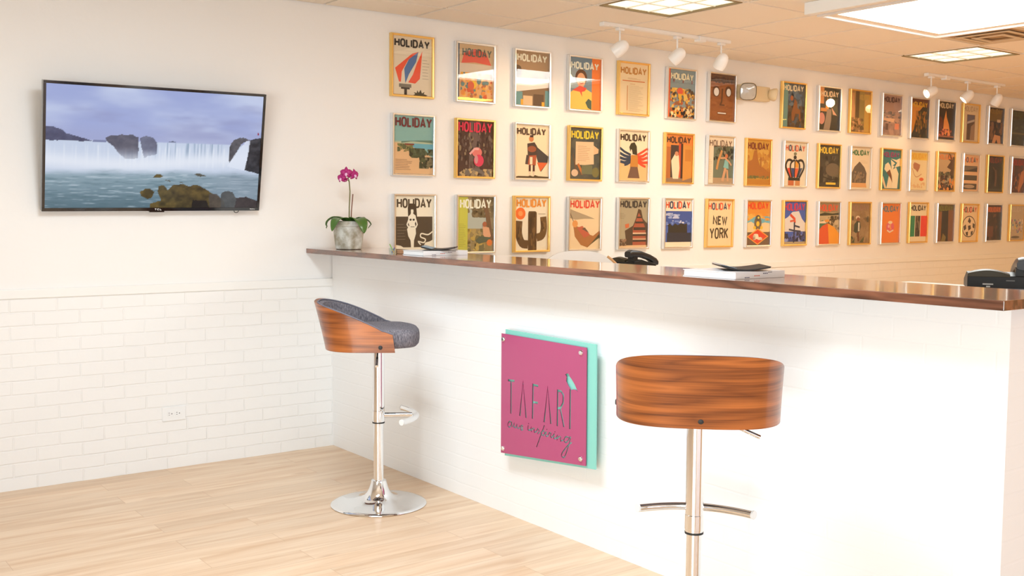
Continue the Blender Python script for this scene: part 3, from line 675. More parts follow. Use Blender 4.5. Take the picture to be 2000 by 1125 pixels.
r1 = [
 ('gold', 'red and blue flame above a torch', A_((222,206,178), ('poly',[(.07,.45),(.5,.72),(.66,.76),(.40,.60),(.24,.40),(.22,.22),(.17,.22)],(232,82,48)), ('poly',[(.66,.76),(.42,.62),(.30,.45),(.33,.20),(.42,.36),(.60,.58)],(76,112,160)), ('poly',[(.76,.78),(.70,.30),(.58,.21),(.40,.22),(.52,.36),(.62,.56)],(232,82,48)), ('lines',.76,.95,.3,.62,7,(140,124,100)), ('rect',.17,.13,.48,.19,(120,112,98)), ('rect',.22,.10,.44,.13,K), ('rect',.30,0,.37,.10,K), ('poly',[(.52,0),(.58,.03),(.54,.06),(.62,.05),(.63,.10),(.67,.055),(.72,.11),(.75,.05),(.82,.08),(.80,.04),(.90,.02),(.84,0)],(66,60,40)), ('title',K,{'y0':.83})),),
 ('silver', 'orange crowd scene under a scarlet canopy', A_((226,170,112), ('rect',0,0,.07,1,(92,112,132)), ('rect',.07,.66,1,1,(204,172,130)), ('poly',[(.12,.66),(.2,.86),(.5,.93),(.8,.88),(.95,.66),(.5,.69)],(222,92,74)), ('rect',0.07,.46,1,.66,(214,196,172)), ('blobs',.1,.05,.97,.5,[(226,140,60),(210,90,50),(240,186,110),(96,128,124),(236,168,60),(180,110,70)],110,.05,3), ('ell',.45,.29,.08,.07,(246,190,50)), ('ell',.38,.27,.09,.08,(214,96,60)), ('ell',.6,.36,.06,.06,(88,120,120)), ('title',(84,96,84),{'x0':.14,'y0':.80,'st':.03}))),  # pale band across the middle: ceiling panel's reflection painted into the cover
 ('silver', 'horned shape on brown ground and teal foot strip', A_((166,134,98), ('ell',.08,.62,.12,.12,(92,72,52)), ('poly',[(.9,.68),(.97,.5),(.9,.44),(.84,.46),(.88,.56)],(96,76,56)), ('ell',.62,.52,.1,.06,(120,94,70)), ('rect',0,.0,1,.5,(190,166,136)), ('poly',[(0,.22),(1,.36),(1,.52),(0,.5)],(222,214,206)), ('poly',[(0,0),(1,0),(1,.36),(0,.24)],(120,96,70)), ('rect',0,0,.22,.25,(92,142,146)), ('rect',.9,0,1,.3,(92,142,146)), ('rect',.24,0,.52,.18,(206,178,140)), ('rect',.55,0,.86,.22,(82,62,44)), ('rect',.17,0,.24,.11,(230,160,40)), ('rect',.8,0,.88,.08,(226,160,40)), ('title',(246,232,206)))),  # near-white slanted strip paints in the glass reflection of the bright panel
 ('silver', 'smiling child in yellow with red scarf beside an orange strip', A_((112,134,146), ('rect',0,.4,.3,.8,(150,164,168)), ('rect',.73,0,1,1,(240,124,48)), ('ell',.38,.62,.19,.16,(96,58,34)), ('ell',.38,.57,.14,.14,(232,172,128)), ('rect',.30,.38,.46,.5,(222,160,116)), ('poly',[(0,0),(0,.30),(.2,.40),(.55,.40),(.73,.34),(.73,0)],(234,190,84)), ('poly',[(.1,.36),(.34,.46),(.56,.42),(.5,.36),(.4,.34),(.42,.24),(.34,.34)],(218,68,48)), ('poly',[(.52,.14),(.62,.22),(.72,.18),(.72,.0),(.6,.04)],(60,88,76)), ('line',[(.31,.52),(.38,.50),(.45,.52)],.02,(200,90,70)), ('title',(246,238,214),{'y0':.79}))),
 ('gold', 'plain cream page of small printed lines', A_((236,210,164), ('lines',.3,.78,.69,.71,2,(196,150,90)), ('rect',.12,.645,.9,.665,(214,124,70)), ('rect',.38,.59,.56,.6,(200,150,100)), ('lines',.34,.88,.05,.56,24,(206,176,128)), ('rect',.28,.06,.31,.56,(212,150,90)), ('title',(196,132,56),{'y0':.80}))),
 ('silver', 'festive orange crowd below grey sky', A_((136,148,142), ('blobs',.1,0,1,.62,[(226,148,50),(200,96,44),(80,60,40),(240,190,90),(150,96,56),(96,110,96),(234,176,70)],150,.06,12), ('ell',.46,.55,.11,.08,(226,92,60)), ('poly',[(.38,.5),(.54,.5),(.46,.3)],(236,176,60)), ('blobs',.1,0,1,.2,[(30,30,34),(240,210,150),(212,120,50)],50,.05,4), ('rect',0,0,.08,1,(222,92,46)), ('line',[(.22,.8),(.22,.74)],.03,(150,60,44)), ('line',[(.56,.8),(.56,.73)],.03,(150,60,44)), ('line',[(.9,.8),(.9,.73)],.03,(150,60,44)), ('title',(232,220,178),{'x0':.1,'y0':.80}))),
 ('silver', 'brown wooden mask with two round white eyes', A_((152,88,44), ('blobs',0,0,1,.85,[(142,80,40),(160,94,48),(146,84,44)],60,.12,9,{'asp':.3}), ('rect',0,.84,1,1,(96,60,38)), ('ell',.27,.63,.15,.12,(96,58,32)), ('ell',.28,.62,.10,.09,(232,220,200)), ('ell',.76,.65,.13,.12,(96,58,32)), ('ell',.77,.63,.09,.085,(232,220,200)), ('line',[(.52,.7),(.5,.42),(.45,.35)],.05,(92,56,32)), ('rect',.42,.33,.62,.36,(96,60,36)), ('rect',.33,.14,.70,.19,(112,64,34)), ('rect',.35,.155,.68,.18,(238,224,200)), ('title',(70,42,34)))),
 ('gold', 'rider on a brown horse beside a teal strip', A_((76,84,88), ('blobs',.25,.45,1,.85,[(70,96,112),(96,110,112),(60,70,76)],40,.09,5), ('blobs',.25,0,1,.5,[(60,46,34),(84,62,44),(100,76,50),(48,38,30)],50,.09,6), ('poly',[(.45,.15),(.42,.3),(.5,.5),(.55,.66),(.66,.6),(.7,.45),(.82,.4),(.86,.15),(.8,.15),(.76,.32),(.6,.32),(.54,.15)],(138,78,32)), ('ell',.42,.67,.07,.06,(168,84,30)), ('rect',0,0,.25,1,(104,140,122)), ('title',(226,206,160),{'x0':.04,'y0':.84}))),
 ('silver', 'black ground with grey column, orange wedge and pink disc', A_((34,32,24), ('blobs',.4,.3,1,1,[(44,52,26),(28,28,20),(60,60,34)],40,.1,8), ('rect',0,.62,.25,1,(208,132,66)), ('poly',[(.3,.45),(.42,.78),(.5,.5)],(226,150,60)), ('ell',.16,.27,.15,.14,(206,130,106)), ('poly',[(.25,0),(.42,.5),(.62,.5),(.62,.25),(.55,0)],(150,124,98)), ('poly',[(.62,.55),(.9,.36),(.7,.38)],(220,160,120)), ('rect',.1,.44,.4,.52,(210,130,50)), ('title',(226,190,140),{'x0':.1,'y0':.8}))),
 ('gold', 'golden avenue of tall pale buildings', A_((158,118,64), ('rect',0,0,.22,.95,(186,130,72)), ('poly',[(0,.2),(.14,.96),(.25,.6),(.25,0),(0,0)],(206,146,90)), ('rect',.27,.1,.46,1,(98,72,36)), ('rect',.46,.1,.72,1,(160,132,64)), ('blobs',0,0,.75,.35,[(150,110,60),(196,142,84),(110,84,46)],50,.07,7), ('rect',.72,0,1,.94,(204,154,62)), ('title',(190,152,72),{'x0':.45,'y0':.80}))),
 ('silver', 'hazy pink harbour with small grey ships', A_((168,128,104), ('blobs',0,.3,1,.62,[(120,104,96),(146,118,100),(100,90,84),(176,136,110)],50,.09,11,{'asp':.4}), ('blobs',0,0,1,.3,[(146,110,92),(156,120,98)],30,.1,13), ('poly',[(.08,.36),(.62,.32),(.70,.42),(.1,.42)],(214,164,122)), ('rect',.2,.12,.34,.28,(92,66,52)), ('rect',.7,.15,.92,.3,(206,122,86)), ('title',(86,58,52),{'y0':.83}))),
 ('silver', 'dark arch sweeping over golden lights', A_((46,42,22), ('poly',[(0,0),(.0,1),(.75,.85),(.35,.6),(.2,.2)],(214,134,44)), ('poly',[(0,.88),(1,.8),(1,1),(0,1)],(96,44,20)), ('blobs',.3,.0,.95,.7,[(52,52,28),(180,112,40),(36,34,18),(120,84,30)],60,.06,15,{'asp':2}), ('title',(216,160,44),{'y0':.80}))),
 ('silver', 'glowing orange spire against black', A_((36,26,18), ('poly',[(.36,.2),(.38,.5),(.5,.78),(.55,.6),(.7,.4),(.8,.12),(.4,.12)],(222,136,60)), ('ell',.15,.42,.2,.18,(96,40,24)), ('blobs',0,.08,.9,.28,[(130,50,34),(206,110,70),(70,30,20)],40,.06,16), ('rect',0,.06,1,.1,(140,80,50)), ('title',(206,176,130),{'y0':.84}))),
 ('gold', 'small blue and brown picture on wide cream margin', A_((212,182,136), ('rect',.27,.04,.8,.74,(150,112,78)), ('rect',.3,.55,.76,.73,(96,88,96)), ('poly',[(.3,.05),(.3,.5),(.75,.58),(.75,.5),(.55,.42),(.5,.05)],(84,58,38)), ('poly',[(.3,.48),(.76,.56),(.76,.62),(.3,.54)],(176,158,136)), ('title',(174,142,102),{'y0':.83,'st':.03}))),
 ('silver', 'dark brown street with a small white lantern', A_((44,30,20), ('rect',0,.62,.9,.95,(104,78,34)), ('rect',.6,.42,.84,.68,(196,160,116)), ('blobs',0,.1,1,.6,[(60,40,24),(30,20,14),(120,76,40)],50,.09,19,{'asp':2}), ('poly',[(.3,0),(.45,.25),(.85,.22),(.9,0),(.7,0),(.6,.12),(.5,0)],(196,132,80)), ('title',(130,96,40),{'y0':.84}))),
 ('silver', 'dark green field with faint bands', A_((38,42,22), ('blobs',0,.0,1,.9,[(30,38,20),(48,52,28),(40,40,20),(60,60,34)],60,.12,22,{'asp':.3}), ('rect',0,.32,1,.37,(96,80,46)), ('title',(62,66,36),{'y0':.84}))),
]
r2 = [
 ('silver', 'beach dunes and shrubs under teal sky', A_((134,176,166), ('rect',0,.45,1,.56,(176,184,150)), ('poly',[(.2,.53),(.5,.57),(1,.55),(1,.6),(.6,.585),(.2,.56)],(98,128,108)), ('rect',.4,.44,1,.53,(104,168,180)), ('poly',[(0,0),(0,.54),(.25,.52),(.6,.44),(1,.3),(1,0)],(222,178,130)), ('blobs',.1,.38,.5,.52,[(122,124,72),(150,130,80),(90,96,60)],24,.05,23), ('blobs',.4,.28,.8,.45,[(54,60,40),(76,84,52),(44,50,34)],40,.07,24), ('blobs',.66,.1,1,.3,[(54,60,40),(76,84,52),(120,110,80)],30,.06,25), ('blobs',.5,.33,1,.44,[(88,98,70),(70,80,54)],24,.06,26), ('rect',.28,.5,.52,.525,(132,58,44)), ('lines',.05,.5,.07,.24,7,(140,106,80)), ('title',(112,40,44),{'x0':.04,'x1':.98,'y0':.82,'h':.15}))),
 ('gold', 'pink glass ornament hanging in a snowy dark wood', A_((72,46,38), ('rect',.34,.12,.64,1,(104,84,76)), ('blobs',0,.15,1,.85,[(92,70,60),(54,36,30),(140,120,90),(80,56,46),(116,96,84)],130,.03,27,{'asp':2}), ('blobs',0,0,1,.14,[(150,130,100),(190,160,110),(110,100,90)],50,.06,28), ('ell',.55,.44,.14,.09,(222,120,110)), ('line',[(.35,.40),(.48,.5),(.6,.5)],.05,(232,170,160)), ('ell',.6,.29,.14,.11,(216,58,88)), ('ell',.53,.31,.05,.08,(206,140,140)), ('title',(216,42,76),{'x0':.03,'x1':.97,'y0':.81,'h':.16,'st':.06}))),
 ('silver', 'kilted piper with a dark cape on cream', A_((238,214,176), ('poly',[(0,0),(1,0),(1,.03),(.7,.04),(.6,.06),(.55,.03),(.45,.05),(.4,.035),(.1,.035),(0,.02)],(80,62,36)), ('poly',[(.6,.62),(1,.42),(.98,.30),(.78,.12),(.64,.40)],(66,60,58)), ('poly',[(.78,.3),(.98,.30),(.76,.13),(.66,.3)],(218,96,44)), ('poly',[(.36,.65),(.58,.68),(.66,.6),(.66,.44),(.60,.40),(.38,.40)],(68,52,44)), ('poly',[(.38,.42),(.32,.26),(.62,.24),(.64,.44)],(176,84,48)), ('poly',[(.34,.44),(.30,.26),(.38,.26),(.42,.42)],(76,60,54)), ('rect',.44,.26,.52,.4,(236,214,180)), ('ell',.48,.74,.07,.055,(198,124,72)), ('rect',.44,.77,.54,.81,(60,36,30)), ('ell',.5,.55,.13,.06,(150,80,48)), ('rect',.41,.12,.47,.25,(84,40,30)), ('rect',.53,.12,.59,.25,(84,40,30)), ('rect',.42,.05,.46,.13,(226,200,170)), ('rect',.54,.05,.58,.13,(226,200,170)), ('title',(84,62,44),{'y0':.82,'h':.12,'x1':.92,'st':.038}))),
 ('gold', 'paper notice pinned on a dark slate trunk', A_((82,82,70), ('blobs',0,0,1,.8,[(74,74,66),(92,88,72),(66,70,64)],40,.12,30), ('poly',[(.1,.55),(.25,.2),(.4,.08),(.34,.08),(.18,.2)],(112,78,48)), ('poly',[(.72,.7),(.95,.6),(.94,.52),(.74,.48)],(222,180,134)), ('poly',[(.2,.28),(.2,.73),(.78,.74),(.8,.3),(.5,.28)],(228,192,148)), ('lines',.27,.7,.36,.64,9,(176,120,84)), ('line',[(.28,.3),(.44,.1)],.07,(198,112,48)), ('ell',.18,.12,.11,.07,(220,184,146)), ('ell',.86,.14,.12,.1,(120,110,60)), ('rect',.4,.1,.75,.28,(112,112,78)), ('title',(244,206,60),{'y0':.80,'h':.14,'st':.055}))),
 ('silver', 'eagle with blue and red ribbon wings', A_((240,214,176), ('rect',0,0,1,.38,(230,182,120)), ('line',[(.02,.66),(.2,.58),(.42,.52)],.06,(44,58,76)), ('line',[(0,.56),(.2,.5),(.42,.47)],.07,(44,58,76)), ('line',[(.02,.46),(.2,.43),(.42,.43)],.07,(44,58,76)), ('line',[(.06,.38),(.2,.36),(.42,.40)],.07,(44,58,76)), ('line',[(.2,.31),(.3,.33),(.42,.38)],.06,(44,58,76)), ('line',[(1,.66),(.85,.6),(.64,.52)],.06,(226,74,40)), ('line',[(1,.57),(.85,.51),(.64,.48)],.07,(226,74,40)), ('line',[(1,.48),(.85,.44),(.64,.45)],.07,(226,74,40)), ('line',[(1,.38),(.85,.37),(.64,.42)],.07,(226,74,40)), ('line',[(.95,.29),(.82,.32),(.66,.38)],.06,(226,74,40)), ('poly',[(.43,.52),(.66,.52),(.68,.3),(.64,.18),(.42,.18),(.40,.3)],(196,128,50)), ('poly',[(.42,.28),(.66,.28),(.74,.05),(.32,.05)],(116,82,62)), ('poly',[(.36,.68),(.42,.76),(.54,.78),(.62,.70),(.64,.52),(.48,.54),(.46,.62),(.42,.64),(.40,.58)],(58,50,28)), ('title',(62,46,30),{'y0':.81,'h':.13,'st':.042}))),
 ('gold', 'white robed figure passing an orange doorway', A_((214,126,56), ('rect',0,0,1,.1,(146,112,84)), ('rect',.2,.1,.5,.78,(66,50,44)), ('rect',0,.08,.2,.74,(176,100,48)), ('rect',.5,.1,.58,.82,(196,76,44)), ('rect',.58,.08,.66,.82,(64,36,26)), ('poly',[(.66,.03),(.66,.8),(1,.78),(1,.1)],(206,138,60)), ('rect',.74,.45,.98,.70,(192,120,48)), ('poly',[(.28,.1),(.22,.45),(.36,.6),(.42,.62),(.5,.56),(.54,.3),(.5,.07),(.3,.07)],(238,206,164)), ('ell',.42,.6,.07,.05,(196,130,90)), ('title',(74,46,34),{'y0':.83}))),
 ('silver', 'two dancers outdoors with raised arms', A_((110,114,88), ('blobs',.2,.5,1,.82,[(58,58,38),(92,94,64),(140,120,90),(44,42,30)],60,.06,33), ('rect',.2,0,1,.12,(176,140,100)), ('rect',0,0,.22,1,(232,204,164)), ('rect',0,.82,1,1,(232,204,164)), ('lines',.03,.18,.1,.5,12,(186,152,114)), ('line',[(.36,.3),(.42,.5),(.5,.62),(.55,.72)],.08,(202,140,76)), ('line',[(.6,.05),(.7,.3),(.72,.5)],.1,(206,150,104)), ('poly',[(.62,.35),(.68,.52),(.82,.5),(.84,.32)],(132,178,160)), ('line',[(.5,.55),(.68,.56),(.85,.48),(.95,.4)],.05,(206,150,104)), ('line',[(.82,.05),(.78,.3)],.07,(206,150,104)), ('ell',.74,.6,.06,.05,(196,110,64)), ('title',(126,92,66),{'y0':.81,'st':.035}))),
 ('gold', 'golden painted cathedral towers', A_((206,148,54), ('blobs',0,.2,1,.8,[(198,132,50),(214,160,70),(184,116,44)],50,.1,35), ('poly',[(.05,.2),(.08,.5),(.25,.56),(.32,.76),(.44,.78),(.5,.55),(.6,.4),(.7,.4),(1,.28),(1,.15),(0,.15)],(172,102,40)), ('line',[(.62,.3),(.62,.62)],.06,(166,100,40)), ('blobs',0,.13,1,.2,[(112,104,50),(140,110,50),(96,92,46)],30,.05,36), ('rect',0,0,1,.12,(190,122,40)), ('title',(132,56,30),{'y0':.80,'h':.14}))),
 ('silver', 'black outlined royal crown filled red and blue', A_((236,210,170), ('poly',[(.18,.45),(.3,.18),(.7,.18),(.86,.45),(.5,.5)],(236,210,170)), ('poly',[(.16,.4),(.32,.18),(.4,.18),(.32,.42)],(224,66,44)), ('poly',[(.34,.41),(.42,.2),(.5,.2),(.48,.41)],(52,72,110)), ('poly',[(.5,.41),(.5,.2),(.6,.2),(.68,.41)],(226,92,52)), ('poly',[(.52,.6),(.5,.42),(.68,.42),(.66,.56)],(230,150,48)), ('poly',[(.7,.41),(.62,.2),(.7,.2),(.86,.42)],(70,84,100)), ('line',[(.3,.18),(.1,.42),(.14,.56),(.26,.6),(.42,.56)],.07,K,{'curve':True}), ('line',[(.72,.18),(.92,.42),(.88,.56),(.76,.6),(.6,.56)],.07,K,{'curve':True}), ('line',[(.4,.18),(.3,.42),(.34,.54),(.48,.6)],.06,K,{'curve':True}), ('line',[(.62,.18),(.72,.42),(.68,.54),(.54,.6)],.06,K,{'curve':True}), ('line',[(.5,.18),(.5,.6)],.04,K), ('rect',.22,.12,.76,.19,(30,34,24)), ('rect',.22,0,.48,.12,(196,100,52)), ('rect',.54,0,.76,.12,(206,132,72)), ('ell',.5,.66,.07,.045,K), ('ell',.5,.745,.07,.035,(120,116,80)), ('title',[(226,112,72),(76,76,84)]*3+[(226,112,72)],{'y0':.81,'h':.13,'st':.04}))),
 ('gold', 'dark grey night photograph with yellow lettering at foot', A_((62,54,42), ('blobs',0,.1,1,.75,[(70,62,48),(54,48,38),(96,84,64),(48,40,30)],60,.1,38), ('ell',.7,.42,.35,.16,(110,92,68)), ('ell',.16,.44,.06,.05,(34,28,24)), ('poly',[(.04,.1),(.08,.4),(.26,.4),(.24,.1)],(44,38,30)), ('line',[(.2,.25),(.6,.18),(1,.2)],.03,(36,30,24)), ('rect',.38,.06,.86,.11,(242,186,56)), ('title',(244,190,60),{'y0':.81,'h':.14,'st':.06}))),
 ('silver', 'grey pointed arch window on cream, green title', A_((236,206,162), ('lines',.5,.9,.62,.68,3,(206,174,130)), ('poly',[(.1,.12),(.08,.38),(.2,.52),(.42,.64),(.45,.66),(.5,.64),(.72,.52),(.84,.38),(.82,.12)],(98,82,64)), ('blobs',.16,.14,.76,.42,[(130,110,86),(106,90,72),(150,120,84)],30,.06,40), ('poly',[(.08,.02),(.1,.13),(.82,.13),(.86,.02)],(222,160,96)), ('title',(64,112,58),{'y0':.82,'h':.12,'st':.05}))),
 ('gold', 'pale hands and dove cut out on teal, purple title', A_((48,112,106), ('poly',[(.5,.75),(.75,.66),(.6,.6),(.7,.6),(.62,.48),(.6,.3),(.58,.02),(.3,.02),(.42,.35),(.16,.5),(.2,.62),(.36,.68),(.48,.6),(.56,.5)],(238,206,160)), ('poly',[(.7,.55),(1,.6),(1,.8),(.8,.75),(.5,.78),(.85,.68)],(238,206,160)), ('poly',[(.58,.02),(.62,.5),(.8,.56),(.95,.4),(.9,.02)],(240,210,166)), ('poly',[(0,.4),(.12,.3),(.3,.02),(.2,.02),(0,.3)],(236,196,146)), ('poly',[(.46,.5),(.56,.36),(.62,.16),(.5,.28),(.28,.42)],(120,70,44)), ('title',(142,48,92),{'y0':.82,'h':.12,'x1':.97,'st':.06}))),
 ('silver', 'brown heart sketch on cream with a small red flower', A_((238,202,146), ('rect',0,.78,1,.97,(236,184,70)), ('poly',[(.2,.66),(.26,.72),(.4,.7),(.6,.66),(.58,.58),(.46,.46),(.36,.52),(.22,.56)],(176,110,74)), ('line',[(.15,.56),(.3,.38),(.45,.34),(.7,.42)],.03,(198,144,96),{'curve':True}), ('ell',.7,.28,.13,.045,(222,96,48)), ('blobs',.1,.05,.9,.2,[(228,186,130),(222,176,116)],20,.05,41), ('title',(226,166,52),{'y0':.82,'h':.13,'st':.05}))),
 ('gold', 'dark pagoda silhouette over ornate brown figures', A_((176,142,100), ('poly',[(.7,1),(.62,.85),(.82,.78),(.6,.62),(.86,.55),(.7,.42),(1,.35),(1,.9)],(76,48,30)), ('blobs',0,.35,.8,.5,[(82,78,48),(60,60,38),(110,96,64)],30,.09,43), ('blobs',0,0,1,.4,[(66,40,24),(214,130,60),(150,130,96),(90,56,34),(44,28,20)],70,.09,44), ('title',(206,120,60),{'y0':.83}))),
 ('silver', 'three grey landscape strips stacked on tan', A_((222,170,116), ('rect',0,.54,.93,.70,(112,94,72)), ('poly',[(0,.54),(.5,.6),(.93,.66),(.93,.54)],(54,44,34)), ('rect',0,.30,.93,.44,(78,66,48)), ('rect',0,.05,.93,.21,(74,60,46)), ('ell',.45,.13,.35,.05,(170,140,106)), ('title',[(216,110,60),(84,84,92)]*3+[(216,110,60)],{'y0':.8,'h':.13,'st':.06}))),
 ('gold', 'dim standing figure on near black, dull red title', A_((34,28,18), ('blobs',0,.0,1,.8,[(28,30,20),(40,36,24),(24,22,16)],40,.12,46), ('line',[(.55,.15),(.6,.4),(.55,.62)],.13,(92,58,36)), ('line',[(.35,.7),(.52,.6)],.05,(92,58,36)), ('rect',0,.02,1,.08,(60,56,44)), ('title',(120,38,24),{'y0':.82,'h':.14,'st':.06}))),
 ('silver', 'reddish brown carved figures, red title', A_((92,44,28), ('blobs',0,.0,1,.8,[(112,54,34),(76,34,24),(150,84,48),(60,30,22)],70,.1,48,{'asp':1.6}), ('poly',[(.5,.1),(.7,.6),(.95,.7),(.9,.3),(.6,0)],(176,104,58)), ('title',(156,34,30),{'y0':.8,'h':.15,'st':.06}))),
]
